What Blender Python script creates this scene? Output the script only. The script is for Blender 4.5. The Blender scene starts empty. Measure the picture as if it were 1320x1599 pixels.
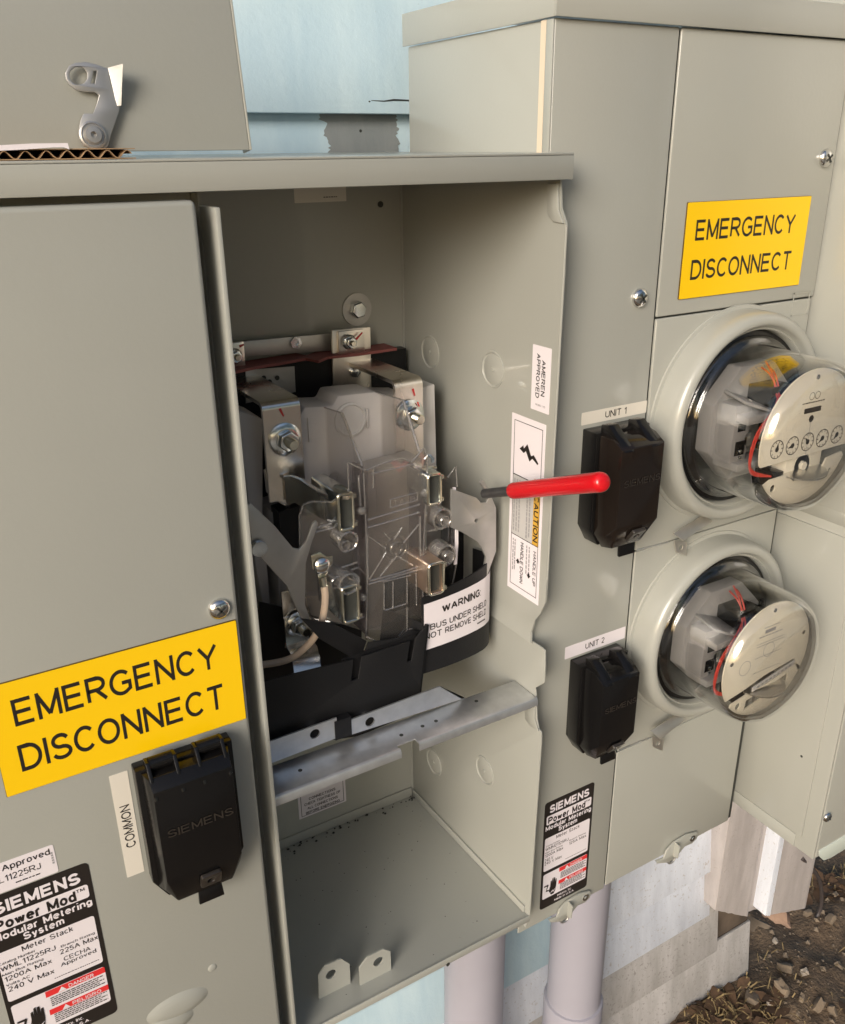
import bpy, bmesh, math, random
from mathutils import Vector, Matrix
from mathutils.geometry import tessellate_polygon
random.seed(7)
SC = bpy.context.scene
COL = SC.collection
H = 1.663                                   # eye height; all z below are relative to the eye

# ------------------------------------------------------------------ camera
YAW, PIT, ROL = (math.radians(a) for a in (30.58635755, -22.36384701, -0.70170388))
FPX = 1371.75
fw = Vector((math.sin(YAW)*math.cos(PIT), math.cos(YAW)*math.cos(PIT), math.sin(PIT)))
r0 = Vector((math.cos(YAW), -math.sin(YAW), 0)); u0 = r0.cross(fw)
rt = math.cos(ROL)*r0 + math.sin(ROL)*u0; up = -math.sin(ROL)*r0 + math.cos(ROL)*u0
cd = bpy.data.cameras.new('camera'); cam = bpy.data.objects.new('camera', cd); COL.objects.link(cam)
cam.matrix_world = Matrix(((rt.x, up.x, -fw.x, 0), (rt.y, up.y, -fw.y, 0), (rt.z, up.z, -fw.z, H), (0, 0, 0, 1)))
cd.sensor_fit = 'VERTICAL'; cd.sensor_height = 24.0; cd.sensor_width = 24.0*1320/1599
cd.lens = FPX/1599*24.0; cd.clip_start = 0.02; cd.clip_end = 500
SC.camera = cam

# ------------------------------------------------------------------ sky, sun, exposure
SUN_DIR = Vector((-0.75, -0.56, 0.36)).normalized()      # towards the sun
w = bpy.data.worlds.new('World'); SC.world = w; w.use_nodes = True
nt = w.node_tree; bg = nt.nodes['Background']
sk = nt.nodes.new('ShaderNodeTexSky'); sk.sky_type = 'NISHITA'; sk.sun_disc = False
sk.sun_elevation = math.asin(SUN_DIR.z); sk.sun_rotation = math.atan2(SUN_DIR.x, SUN_DIR.y)
sk.air_density = 1.0; sk.dust_density = 3.0; sk.ozone_density = 0.6
nt.links.new(sk.outputs[0], bg.inputs[0]); bg.inputs[1].default_value = 0.085
sd = bpy.data.lights.new('sun', 'SUN'); sun = bpy.data.objects.new('sun', sd); COL.objects.link(sun)
sd.energy = 1.5; sd.angle = math.radians(28); sd.color = (1.0, 0.965, 0.93)
sun.rotation_euler = SUN_DIR.to_track_quat('Z', 'Y').to_euler(); sun.location = (0, 0, 8)
SC.view_settings.view_transform = 'Standard'; SC.view_settings.look = 'None'
SC.view_settings.gamma = 1; SC.view_settings.use_curve_mapping = False
SC.view_settings.exposure = 0.76
SC.cycles.transparent_max_bounces = 40

# ------------------------------------------------------------------ pixel of the photograph -> point on a real plane
def ray(px, py): return rt*(px-660) - up*(py-799.5) + fw*FPX
def onY(px, py, Y): d = ray(px, py); return d*(Y/d.y)
def onX(px, py, X): d = ray(px, py); return d*(X/d.x)
def onZ(px, py, Z): d = ray(px, py); return d*(Z/d.z)
def onP(px, py, p, n): d = ray(px, py); return d*(Vector(p).dot(n)/d.dot(n))

# ------------------------------------------------------------------ materials
def mat(name, col, rough=.5, metal=0.0, var=0.0, vscale=30.0, bump=0.0, bscale=400.0, rvar=0.0, coat=0.0, spec=.5, col2=None, stretch=None):
    m = bpy.data.materials.new(name); m.use_nodes = True
    t = m.node_tree; b = t.nodes['Principled BSDF']
    b.inputs['Base Color'].default_value = (*col, 1); b.inputs['Roughness'].default_value = rough
    b.inputs['Metallic'].default_value = metal; b.inputs['Coat Weight'].default_value = coat
    b.inputs['Specular IOR Level'].default_value = spec
    tc = t.nodes.new('ShaderNodeTexCoord'); src = tc.outputs['Object']
    if stretch:
        mp = t.nodes.new('ShaderNodeMapping'); mp.inputs['Scale'].default_value = stretch
        t.links.new(src, mp.inputs[0]); src = mp.outputs[0]
    if var or col2:
        n = t.nodes.new('ShaderNodeTexNoise'); n.inputs['Scale'].default_value = vscale; n.inputs['Detail'].default_value = 6
        t.links.new(src, n.inputs['Vector'])
        r = t.nodes.new('ShaderNodeValToRGB'); r.color_ramp.elements[0].position = .3; r.color_ramp.elements[1].position = .7
        c2 = col2 if col2 else tuple(min(1, c*(1+var)) for c in col)
        c1 = col if col2 else tuple(c*(1-var) for c in col)
        r.color_ramp.elements[0].color = (*c1, 1); r.color_ramp.elements[1].color = (*c2, 1)
        t.links.new(n.outputs['Fac'], r.inputs[0]); t.links.new(r.outputs[0], b.inputs['Base Color'])
    if rvar:
        n3 = t.nodes.new('ShaderNodeTexNoise'); n3.inputs['Scale'].default_value = 14; n3.inputs['Detail'].default_value = 8
        t.links.new(src, n3.inputs['Vector'])
        mr = t.nodes.new('ShaderNodeMapRange'); mr.inputs[1].default_value = .3; mr.inputs[2].default_value = .7
        mr.inputs[3].default_value = rough-rvar; mr.inputs[4].default_value = rough+rvar
        t.links.new(n3.outputs['Fac'], mr.inputs[0]); t.links.new(mr.outputs[0], b.inputs['Roughness'])
    if bump:
        n2 = t.nodes.new('ShaderNodeTexNoise'); n2.inputs['Scale'].default_value = bscale; n2.inputs['Detail'].default_value = 3
        t.links.new(src, n2.inputs['Vector'])
        bp = t.nodes.new('ShaderNodeBump'); bp.inputs['Strength'].default_value = bump; bp.inputs['Distance'].default_value = .002
        t.links.new(n2.outputs['Fac'], bp.inputs['Height']); t.links.new(bp.outputs[0], b.inputs['Normal'])
    return m
def clear(name, tint, ior, rough=.02, glossmul=1.0, haze=0.0):
    m = bpy.data.materials.new(name); m.use_nodes = True; t = m.node_tree
    t.nodes.remove(t.nodes['Principled BSDF']); out = t.nodes['Material Output']
    tr = t.nodes.new('ShaderNodeBsdfTransparent'); tr.inputs[0].default_value = (*tint, 1)
    gl = t.nodes.new('ShaderNodeBsdfGlossy'); gl.inputs['Roughness'].default_value = rough
    lw = t.nodes.new('ShaderNodeLayerWeight'); lw.inputs[0].default_value = .5
    pw_ = t.nodes.new('ShaderNodeMath'); pw_.operation = 'POWER'; pw_.inputs[1].default_value = 4
    t.links.new(lw.outputs['Facing'], pw_.inputs[0]); f0 = ((ior-1)/(ior+1))**2
    fr = t.nodes.new('ShaderNodeMath'); fr.operation = 'MULTIPLY_ADD'; fr.inputs[1].default_value = 1-f0; fr.inputs[2].default_value = f0
    t.links.new(pw_.outputs[0], fr.inputs[0])
    mx = t.nodes.new('ShaderNodeMixShader')
    f = fr.outputs[0]
    if glossmul != 1.0:
        mm = t.nodes.new('ShaderNodeMath'); mm.operation = 'MULTIPLY'; mm.use_clamp = True; mm.inputs[1].default_value = glossmul
        t.links.new(f, mm.inputs[0]); f = mm.outputs[0]
    base = tr.outputs[0]
    if haze:
        df = t.nodes.new('ShaderNodeBsdfDiffuse'); df.inputs[0].default_value = (.7, .68, .66, 1)
        hm = t.nodes.new('ShaderNodeMixShader'); hm.inputs[0].default_value = haze
        t.links.new(tr.outputs[0], hm.inputs[1]); t.links.new(df.outputs[0], hm.inputs[2]); base = hm.outputs[0]
    t.links.new(f, mx.inputs[0]); t.links.new(base, mx.inputs[1]); t.links.new(gl.outputs[0], mx.inputs[2])
    t.links.new(mx.outputs[0], out.inputs[0])
    return m
M = {}
M['paint'] = mat('grey_enamel', (.366, .370, .334), .31, bump=.05, bscale=260, var=.035, vscale=5, rvar=.022, coat=.3)
M['paint_in'] = M['paint']
M['gap'] = mat('dark_gap', (.03, .032, .028), .6)
M['galv'] = mat('galvanised_steel', (.70, .71, .72), .36, .85, var=.09, vscale=90, rvar=.06, bump=.06, bscale=150)
M['zinc'] = mat('zinc_plate', (.76, .79, .79), .2, 1.0, var=.15, vscale=90, rvar=.06)
M['yzinc'] = mat('yellow_zinc', (.86, .80, .66), .22, 1.0, var=.2, vscale=80)
M['tin'] = mat('tinned_bus', (.86, .81, .74), .28, 1.0, var=.08, vscale=50, stretch=(1, 1, .1), rvar=.06)
M['copper'] = mat('copper_pink_bus', (.84, .66, .54), .34, 1.0, var=.1, vscale=40)
M['steel'] = mat('dull_steel', (.52, .51, .49), .40, .8, var=.1, vscale=40, rvar=.08)
M['chrome'] = mat('bright_screw', (.75, .74, .72), .16, 1.0)
M['black'] = mat('black_plastic', (.007, .0065, .0065), .2, bump=.06, bscale=180, rvar=.05, spec=.35)
M['emboss'] = mat('raised_plastic', (.03, .025, .021), .28)
M['smoke'] = mat('smoked_plastic', (.014, .010, .008), .14, rvar=.03, spec=.45)
M['blackm'] = mat('black_fibre', (.012, .012, .013), .42, spec=.3, bump=.08, bscale=500, rvar=.08)
M['red'] = mat('red_vinyl', (.60, .008, .014), .25, rvar=.04, coat=.2)
M['redfib'] = mat('red_fibre', (.24, .07, .065), .6, var=.15, vscale=40)
M['redpaint'] = mat('red_marker', (.5, .03, .03), .5)
M['yellow'] = mat('yellow_laminate', (.93, .585, .004), .32, rvar=.04)
M['ink'] = mat('black_ink', (.018, .014, .012), .45)
M['edge'] = mat('sign_edge', (.10, .06, .01), .5)
M['white'] = mat('white_vinyl', (.78, .73, .76), .38, rvar=.04)
M['cream'] = mat('cream_vinyl', (.70, .66, .58), .38)
M['redprint'] = mat('red_print', (.72, .035, .035), .4)
M['greyprint'] = mat('grey_print', (.33, .32, .33), .4)
M['greyfield'] = mat('grey_field', (.50, .49, .48), .4)
M['orangeprint'] = mat('orange_print', (.62, .36, .05), .4)
M['mould'] = mat('grey_moulding', (.52, .50, .49), .45, bump=.05, bscale=300, var=.04)
M['mould2'] = mat('pale_moulding', (.58, .565, .55), .42, bump=.04, bscale=300)
M['poly'] = clear('clear_polycarbonate', (.965, .955, .945), 1.5, .03, 1.5, .010)
M['polymain'] = clear('hazy_polycarbonate', (.86, .84, .815), 1.55, .04, 2.4, .035)
M['polyedge'] = clear('polycarbonate_edge', (.86, .84, .82), 1.6, .06, 3.0, .14)
M['polydark'] = clear('tinted_polycarbonate_edge', (.70, .66, .69), 1.55, .08, 1.6, .05)
M['brown'] = mat('brown_grey_moulding', (.40, .375, .355), .5, bump=.05, bscale=200, var=.08)
M['glass'] = clear('meter_glass', (.975, .975, .965), 1.5, .012, 2.3)
M['ivory'] = mat('ivory_plate', (.80, .735, .61), .45, var=.04, vscale=20)
M['mould3'] = mat('meter_moulding', (.27, .26, .26), .4, bump=.04, bscale=300)
M['wire_red'] = mat('red_wire', (.50, .045, .03), .4)
M['wire_cream'] = mat('cream_wire', (.72, .56, .42), .4)
M['alu'] = mat('aluminium_disc', (.7, .68, .64), .3, 1.0)
M['pvc'] = mat('grey_pvc', (.345, .335, .385), .40, var=.03, vscale=12, rvar=.05)
M['board_card'] = mat('cardboard', (.34, .22, .12), .8, var=.15, vscale=60)
M['darksteel'] = mat('dark_steel', (.10, .10, .105), .35, .7, var=.2, vscale=60)
M['latchsteel'] = mat('latch_steel', (.58, .55, .50), .36, .85, var=.1, vscale=50)
M['cable'] = mat('dark_cable', (.06, .05, .05), .5)
M['creamstrip'] = mat('cream_strip_coat', (.66, .56, .43), .7)

def painted_board(name, c1, c2, speck, spc, streak=.35):
    m = mat(name, c1, .62)
    t = m.node_tree; b = t.nodes['Principled BSDF']
    tc = t.nodes.new('ShaderNodeTexCoord'); mp = t.nodes.new('ShaderNodeMapping'); mp.inputs['Scale'].default_value = (9, 9, 1.6)
    t.links.new(tc.outputs['Object'], mp.inputs[0])
    n = t.nodes.new('ShaderNodeTexNoise'); n.inputs['Scale'].default_value = 3.2; n.inputs['Detail'].default_value = 7; n.inputs['Roughness'].default_value = .65
    t.links.new(mp.outputs[0], n.inputs['Vector'])
    r = t.nodes.new('ShaderNodeValToRGB'); r.color_ramp.elements[0].position = .36; r.color_ramp.elements[1].position = .66
    r.color_ramp.elements[0].color = (*c1, 1); r.color_ramp.elements[1].color = (*c2, 1)
    t.links.new(n.outputs['Fac'], r.inputs[0])
    n2 = t.nodes.new('ShaderNodeTexNoise'); n2.inputs['Scale'].default_value = 150; n2.inputs['Detail'].default_value = 5; n2.inputs['Roughness'].default_value = .7
    t.links.new(tc.outputs['Object'], n2.inputs['Vector'])
    r2 = t.nodes.new('ShaderNodeValToRGB'); r2.color_ramp.elements[0].position = speck-.03; r2.color_ramp.elements[1].position = speck+.03
    r2.color_ramp.elements[0].color = (0, 0, 0, 1); r2.color_ramp.elements[1].color = (1, 1, 1, 1)
    t.links.new(n2.outputs['Fac'], r2.inputs[0])
    mx = t.nodes.new('ShaderNodeMix'); mx.data_type = 'RGBA'; mx.inputs['B'].default_value = (*spc, 1)
    t.links.new(r2.outputs[0], mx.inputs['Factor']); t.links.new(r.outputs[0], mx.inputs['A'])
    t.links.new(mx.outputs['Result'], b.inputs['Base Color'])
    bp = t.nodes.new('ShaderNodeBump'); bp.inputs['Strength'].default_value = .25; bp.inputs['Distance'].default_value = .002
    t.links.new(n2.outputs['Fac'], bp.inputs['Height']); t.links.new(bp.outputs[0], b.inputs['Normal'])
    return m
M['blue'] = painted_board('pale_blue_paint', (.47, .63, .72), (.56, .71, .78), .72, (.36, .46, .46))
M['primer'] = painted_board('grey_primer', (.21, .235, .24), (.27, .29, .29), .74, (.12, .12, .12))
M['oldwhite_sun'] = painted_board('weathered_white_sun_paint', (.58, .615, .69), (.72, .76, .84), .62, (.50, .49, .50))  # boards' sun patch put into a brighter white; plain white trim shares it
M['oldgrey'] = painted_board('stained_white_paint', (.38, .365, .35), (.54, .52, .51), .60, (.31, .29, .275))
M['trim'] = painted_board('weathered_trim_paint', (.36, .33, .32), (.47, .435, .425), .63, (.35, .31, .29))

# ------------------------------------------------------------------ object tools
BASE = {}
def tag(o, label=None, cat=None, group=None, kind=None):
    if label: o['label'] = label
    if cat: o['category'] = cat
    if group: o['group'] = group
    if kind: o['kind'] = kind
    return o
def thing(name, loc, label, cat, group=None):
    o = bpy.data.objects.new(name, None); COL.objects.link(o); o.empty_display_size = .05
    o.location = (loc[0], loc[1], loc[2]+H); BASE[o.name] = Vector(o.location)
    return tag(o, label, cat, group)

class MB:
    def __init__(s): s.v = []; s.f = []
    def add(s, vs, fs):
        n = len(s.v); s.v += [Vector(p) for p in vs]; s.f += [tuple(i+n for i in f) for f in fs]; return s
    def box(s, x0, x1, y0, y1, z0, z1):
        return s.add([(x0,y0,z0),(x1,y0,z0),(x1,y1,z0),(x0,y1,z0),(x0,y0,z1),(x1,y0,z1),(x1,y1,z1),(x0,y1,z1)],
                     [(0,3,2,1),(4,5,6,7),(0,1,5,4),(1,2,6,5),(2,3,7,6),(3,0,4,7)])
    def prism(s, loop, vec, holes=()):
        vec = Vector(vec); loops = [[Vector(p) for p in loop]]+[[Vector(p) for p in h] for h in holes]
        tris = tessellate_polygon(loops); flat = [p for l in loops for p in l]; n = len(flat)
        if not holes:
            fs = [tuple(range(n)), tuple(range(2*n-1, n-1, -1))]
        else:
            fs = [tuple(t) for t in tris]+[tuple(i+n for i in reversed(t)) for t in tris]
        k = 0
        for l in loops:
            m = len(l)
            for i in range(m): fs.append((k+i, k+(i+1) % m, k+(i+1) % m+n, k+i+n))
            k += m
        return s.add(flat+[p+vec for p in flat], fs)
    def tube(s, path, r, n=10, caps=True):
        path = [Vector(p) for p in path]; rs = r if isinstance(r, (list, tuple)) else [r]*len(path)
        vs, fs = [], []; prev = None
        for i, p in enumerate(path):
            d = (path[min(i+1, len(path)-1)]-path[max(i-1, 0)]).normalized()
            if prev is None:
                a = d.orthogonal().normalized()
            else:
                a = (prev-d*prev.dot(d)).normalized()
            prev = a; b = d.cross(a)
            for k in range(n):
                t = 2*math.pi*k/n; vs.append(p+(a*math.cos(t)+b*math.sin(t))*rs[i])
        for i in range(len(path)-1):
            for k in range(n):
                fs.append((i*n+k, i*n+(k+1) % n, (i+1)*n+(k+1) % n, (i+1)*n+k))
        if caps: fs += [tuple(range(n-1, -1, -1)), tuple((len(path)-1)*n+k for k in range(n))]
        return s.add(vs, fs)
    def lathe(s, o, axis, prof, n=48, ref=None):
        o = Vector(o); ax = Vector(axis).normalized(); a = Vector(ref).normalized() if ref else ax.orthogonal().normalized(); b = ax.cross(a)
        vs, fs = [], []
        for (r, h) in prof:
            for k in range(n):
                t = 2*math.pi*k/n; vs.append(o+ax*h+(a*math.cos(t)+b*math.sin(t))*max(r, 1e-5))
        for i in range(len(prof)-1):
            for k in range(n):
                fs.append((i*n+k, i*n+(k+1) % n, (i+1)*n+(k+1) % n, (i+1)*n+k))
        return s.add(vs, fs)
    def sheet(s, path, wvec, thick):
        """bent strip: path in space, width vector, thickness"""
        path = [Vector(p) for p in path]; wv = Vector(wvec); n = len(path); vs, fs = [], []
        for i, p in enumerate(path):
            d = (path[min(i+1, n-1)]-path[max(i-1, 0)]).normalized(); nn = wv.cross(d).normalized()*thick
            vs += [p, p+wv, p+wv+nn, p+nn]
        for i in range(n-1):
            for k in range(4): fs.append((i*4+k, i*4+(k+1) % 4, (i+1)*4+(k+1) % 4, (i+1)*4+k))
        fs += [(3, 2, 1, 0), tuple((n-1)*4+k for k in range(4))]
        return s.add(vs, fs)
    def build(s, name, m, parent=None, bevel=0.0, seg=2, ang=35, flat=False, fix=True):
        off = Vector((0, 0, H))
        if parent is None:
            xs = [p.x for p in s.v]; ys = [p.y for p in s.v]; zs = [p.z for p in s.v]
            o0 = Vector(((min(xs)+max(xs))/2, (min(ys)+max(ys))/2, min(zs)))+off
        else: o0 = BASE[parent.name]
        me = bpy.data.meshes.new(name); me.from_pydata([p+off-o0 for p in s.v], [], s.f); me.validate()
        bm = bmesh.new(); bm.from_mesh(me)
        if fix: bmesh.ops.recalc_face_normals(bm, faces=bm.faces)
        if bevel:
            es = [e for e in bm.edges if len(e.link_faces) == 2 and e.calc_face_angle(0) > math.radians(30)]
            bmesh.ops.bevel(bm, geom=es, offset=bevel, segments=seg, affect='EDGES', profile=.5, clamp_overlap=True)
        bm.to_mesh(me); bm.free()
        if not flat:
            for p in me.polygons: p.use_smooth = True
            me.set_sharp_from_angle(angle=math.radians(ang))
        if m: me.materials.append(m)
        o = bpy.data.objects.new(name, me); COL.objects.link(o)
        if parent is None: o.location = o0
        else: o.parent = parent
        BASE[o.name] = o0
        return o
def join(*ms):
    r = MB()
    for m in ms: r.add(m.v, m.f)
    return r

class Fr:
    """a plane with origin, right, up, outward normal"""
    def __init__(s, o, u, v): s.o = Vector(o); s.u = Vector(u).normalized(); s.v = Vector(v).normalized(); s.n = s.u.cross(s.v)
    def p(s, x, y, h=0): return s.o+s.u*x+s.v*y+s.n*h
    def px(s, a, b):                               # photo pixel -> plane coordinates
        q = onP(a, b, s.o, s.n)-s.o; return (q.dot(s.u), q.dot(s.v))
    def pw(s, a, b, h=0): x, y = s.px(a, b); return s.p(x, y, h)
def rrect(x0, x1, y0, y1, r, n=5):
    if r <= 0: return [(x0, y0), (x1, y0), (x1, y1), (x0, y1)]
    pts = []
    for cx, cy, a0 in ((x1-r, y0+r, -90), (x1-r, y1-r, 0), (x0+r, y1-r, 90), (x0+r, y0+r, 180)):
        for k in range(n+1):
            a = math.radians(a0+90*k/n); pts.append((cx+r*math.cos(a), cy+r*math.sin(a)))
    return pts
def circ(cx, cy, r, n=16, sx=1.0): return [(cx+r*sx*math.cos(2*math.pi*k/n), cy+r*math.sin(2*math.pi*k/n)) for k in range(n)]
def plate(fr, pts, h0, h1, holes=()):
    m = MB(); return m.prism([fr.p(x, y, h0) for x, y in pts], fr.n*(h1-h0), [[fr.p(x, y, h0) for x, y in h] for h in holes])
def pxplate(fr, pxs, h0, h1, holes=()):
    return plate(fr, [fr.px(*p) for p in pxs], h0, h1, [[fr.px(*p) for p in h] for h in holes])

TXT = {}
# plain sans lettering drawn as strokes
def arc(cx, cy, rx, ry, a0, a1, n=12): return [(cx+rx*math.cos(math.radians(a0+(a1-a0)*k/n)), cy+ry*math.sin(math.radians(a0+(a1-a0)*k/n))) for k in range(n+1)]
GL = {
'A': (.74, [[(0,0),(.37,1),(.74,0)], [(.13,.34),(.61,.34)]]), 'B': (.62, [[(0,0),(0,1),(.34,1)]+arc(.34,.76,.24,.24,90,-90)+[(0,.52)], [(.34,.52)]+arc(.36,.26,.26,.26,90,-90)+[(0,0)]]),
'C': (.74, [arc(.39,.5,.39,.5,42,318,20)]), 'D': (.70, [[(0,0),(0,1),(.30,1)]+arc(.30,.5,.40,.5,90,-90,14)+[(0,0)]]),
'E': (.58, [[(.58,0),(0,0),(0,1),(.57,1)], [(0,.52),(.53,.52)]]), 'F': (.54, [[(0,0),(0,1),(.54,1)], [(0,.5),(.46,.5)]]),
'G': (.78, [arc(.41,.5,.41,.5,44,308,20)+[(.76,.17),(.76,.47),(.44,.47)]]), 'H': (.66, [[(0,0),(0,1)], [(.66,0),(.66,1)], [(0,.52),(.66,.52)]]),
'I': (.0, [[(0,0),(0,1)]]), 'J': (.46, [[(.46,1),(.46,.25)]+arc(.23,.24,.23,.24,0,-180)]), 'K': (.64, [[(0,0),(0,1)], [(.62,1),(0,.36)], [(.22,.58),(.64,0)]]),
'L': (.52, [[(0,1),(0,0),(.52,0)]]), 'M': (.78, [[(0,0),(0,1),(.39,.06),(.78,1),(.78,0)]]), 'N': (.66, [[(0,0),(0,1),(.66,0),(.66,1)]]),
'O': (.80, [arc(.40,.5,.40,.5,0,360,26)]), 'P': (.60, [[(0,0),(0,1),(.34,1)]+arc(.34,.73,.26,.27,90,-90)+[(0,.46)]]), 'R': (.66, [[(0,0),(0,1),(.36,1)]+arc(.36,.74,.26,.26,90,-90)+[(0,.48)], [(.32,.47),(.66,0)]]),
'S': (.62, [arc(.31,.74,.27,.26,20,265,14)+arc(.31,.245,.31,.245,80,-165,14)]), 'T': (.66, [[(0,1),(.66,1)], [(.33,1),(.33,0)]]), 'U': (.64, [[(0,1),(0,.32)]+arc(.32,.31,.32,.31,180,360,14)+[(.64,1)]]),
'V': (.70, [[(0,1),(.35,0),(.70,1)]]), 'W': (.98, [[(0,1),(.25,0),(.49,.95),(.73,0),(.98,1)]]), 'X': (.66, [[(0,0),(.66,1)], [(0,1),(.66,0)]]), 'Y': (.70, [[(0,1),(.35,.44),(.70,1)], [(.35,.44),(.35,0)]]), 'Z': (.6, [[(0,1),(.6,1),(0,0),(.6,0)]]),
'0': (.50, [arc(.25,.5,.25,.5,0,360,20)]), '1': (.26, [[(0,.74),(.26,1),(.26,0)]]), '2': (.52, [arc(.25,.72,.25,.28,165,-30,12)+[(0,0),(.52,0)]]), '3': (.5, [arc(.23,.75,.23,.25,150,-90,12), arc(.23,.26,.26,.26,90,-150,12)]),
'4': (.54, [[(.40,0),(.40,1),(0,.3),(.54,.3)]]), '5': (.5, [[(.46,1),(.08,1),(.03,.52)]+arc(.24,.32,.26,.30,120,-155,14)]), '6': (.5, [arc(.25,.30,.25,.30,0,360,18), [(.02,.36)]+arc(.30,.5,.28,.5,175,60,8)]), '8': (.5, [arc(.25,.76,.21,.24,0,360,16), arc(.25,.27,.25,.27,0,360,16)]),
'a': (.46, [arc(.22,.54,.21,.19,160,0,8)+[(.43,.1),(.47,0)], [(.43,.44),(.2,.40)]+arc(.19,.19,.19,.19,100,320,10)+[(.43,.2)]]), 'b': (.48, [[(0,1),(0,0)], arc(.24,.36,.24,.36,0,360,18)]), 'c': (.46, [arc(.25,.36,.25,.36,45,315,14)]), 'd': (.48, [[(.48,1),(.48,0)], arc(.24,.36,.24,.36,0,360,18)]),
'e': (.50, [[(.02,.38),(.49,.38)]+arc(.25,.36,.25,.36,5,315,18)]), 'g': (.48, [arc(.24,.36,.24,.36,0,360,18), [(.48,.72),(.48,-.05)]+arc(.24,-.06,.24,.22,0,-160,10)]), 'h': (.46, [[(0,0),(0,1)], [(0,.45)]+arc(.23,.48,.23,.24,180,0,10)+[(.46,0)]]), 'i': (0, [[(0,0),(0,.72)], [(0,.88),(0,1)]]), 'k': (.44, [[(0,0),(0,1)], [(.42,.72),(0,.26)], [(.15,.42),(.44,0)]]), 'l': (0, [[(0,0),(0,1)]]),
'm': (.78, [[(0,0),(0,.72)], [(0,.5)]+arc(.195,.52,.195,.2,180,0,8)+[(.39,0)], [(.39,.5)]+arc(.585,.52,.195,.2,180,0,8)+[(.78,0)]]), 'n': (.46, [[(0,0),(0,.72)], [(0,.45)]+arc(.23,.48,.23,.24,180,0,10)+[(.46,0)]]), 'o': (.50, [arc(.25,.36,.25,.36,0,360,20)]), 'p': (.48, [[(0,.72),(0,-.28)], arc(.24,.36,.24,.36,0,360,18)]),
'r': (.28, [[(0,0),(0,.72)], [(0,.45)]+arc(.24,.44,.24,.28,180,80,8)]), 's': (.42, [arc(.21,.53,.18,.19,25,260,10)+arc(.21,.18,.21,.18,80,-160,10)]), 't': (.26, [[(.1,.95),(.1,.1),(.14,.02),(.26,0)], [(0,.72),(.25,.72)]]), 'u': (.46, [[(0,.72),(0,.24)]+arc(.23,.23,.23,.23,180,360,10), [(.46,.72),(.46,0)]]),
'v': (.46, [[(0,.72),(.23,0),(.46,.72)]]), 'w': (.70, [[(0,.72),(.18,0),(.35,.68),(.52,0),(.70,.72)]]), 'x': (.46, [[(0,0),(.46,.72)], [(0,.72),(.46,0)]]), 'y': (.46, [[(0,.72),(.23,.02)], [(.46,.72),(.2,-.2),(.06,-.27)]]),
'.': (0, [[(0,0),(0,.1)]]), ',': (0, [[(0,.1),(-.04,-.12)]]), ':': (0, [[(0,0),(0,.12)], [(0,.6),(0,.72)]]), '-': (.26, [[(0,.4),(.26,.4)]]), ' ': (.18, [])}
WIDE = {'E': 1.18, 'F': 1.16, 'S': 1.10, 'R': 1.10, 'T': 1.10, 'N': 1.05, 'Y': 1.12, 'D': 1.06, 'L': 1.10, 'P': 1.12, 'B': 1.12, 'G': 1.04, 'U': 1.05, 'M': 1.04, 'H': 1.05}
for ch_, k_ in WIDE.items(): GL[ch_] = (GL[ch_][0]*k_, [[(a_*k_, b_) for a_, b_ in pl_] for pl_ in GL[ch_][1]])
def split_sharp(pl):
    out = []; cur = [pl[0]]
    for i in range(1, len(pl)):
        cur.append(pl[i])
        if i < len(pl)-1:
            a, b, c = pl[i-1], pl[i], pl[i+1]; d = abs((math.degrees(math.atan2(c[1]-b[1], c[0]-b[0])-math.atan2(b[1]-a[1], b[0]-a[0]))+180) % 360-180)
            if d > 96: out.append(cur); cur = [pl[i]]
    out.append(cur); return out
def ribbon(pl, t):
    n = len(pl); closed = n > 3 and math.dist(pl[0], pl[-1]) < 1e-6; L_, R_ = [], []
    for i in range(n):
        a = pl[i-1] if i > 0 else (pl[-2] if closed else None); c = pl[i+1] if i < n-1 else (pl[1] if closed else None); p = pl[i]
        ns = []
        for u, v in ((a, p), (p, c)):
            if u is None or v is None: continue
            dx, dy = v[0]-u[0], v[1]-u[1]; l = math.hypot(dx, dy) or 1e-9; ns.append((-dy/l, dx/l))
        if len(ns) == 2:
            m = (ns[0][0]+ns[1][0], ns[0][1]+ns[1][1]); l2 = m[0]**2+m[1]**2; k = min(2/l2 if l2 > 1e-6 else 1, 1.15); m = (m[0]*k, m[1]*k)
        else: m = ns[0]
        L_.append((p[0]+m[0]*t/2, p[1]+m[1]*t/2)); R_.append((p[0]-m[0]*t/2, p[1]-m[1]*t/2))
    return L_+R_, [(i, i+1, n+i+1, n+i) for i in range(n-1)]
def text_mesh(s, bold=0.0, res=3, space=1.0):
    k = (s, bold)
    if k in TXT: return TXT[k]
    t = .105+bold*3.2; sp = .15+t*.75; x = 0; vs = []; fs = []; lay = 0; hs = []
    for ch in s:
        w_, pls = GL.get(ch, GL['-'])
        for pl in [q for p_ in pls for q in split_sharp(p_)]:
            pl = [(x+px, py) for px, py in pl]
            # trim flat ends of capitals so the stroke stays inside the cap height
            pl = [(px, t/2+py*(1-t)) for px, py in pl]
            if len(pl) == 2 and abs(pl[0][0]-pl[1][0]) < 1e-6: pl = [(px, py+(t/2 if py > .9-t else -t/2 if py < t else 0)) for px, py in pl]
            v, f = ribbon(pl, t); n = len(vs); vs += v; fs += [tuple(i+n for i in q) for q in f]; hs += [lay*6e-6]*len(v); lay = (lay+1) % 4
        x += w_+sp
    x0 = min(v[0] for v in vs); x1 = max(v[0] for v in vs); y0 = min(v[1] for v in vs); y1 = max(v[1] for v in vs)
    TXT[k] = ([((a-x0)/(x1-x0), (b-y0)/(y1-y0), h) for (a, b), h in zip(vs, hs)], fs); return TXT[k]
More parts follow.
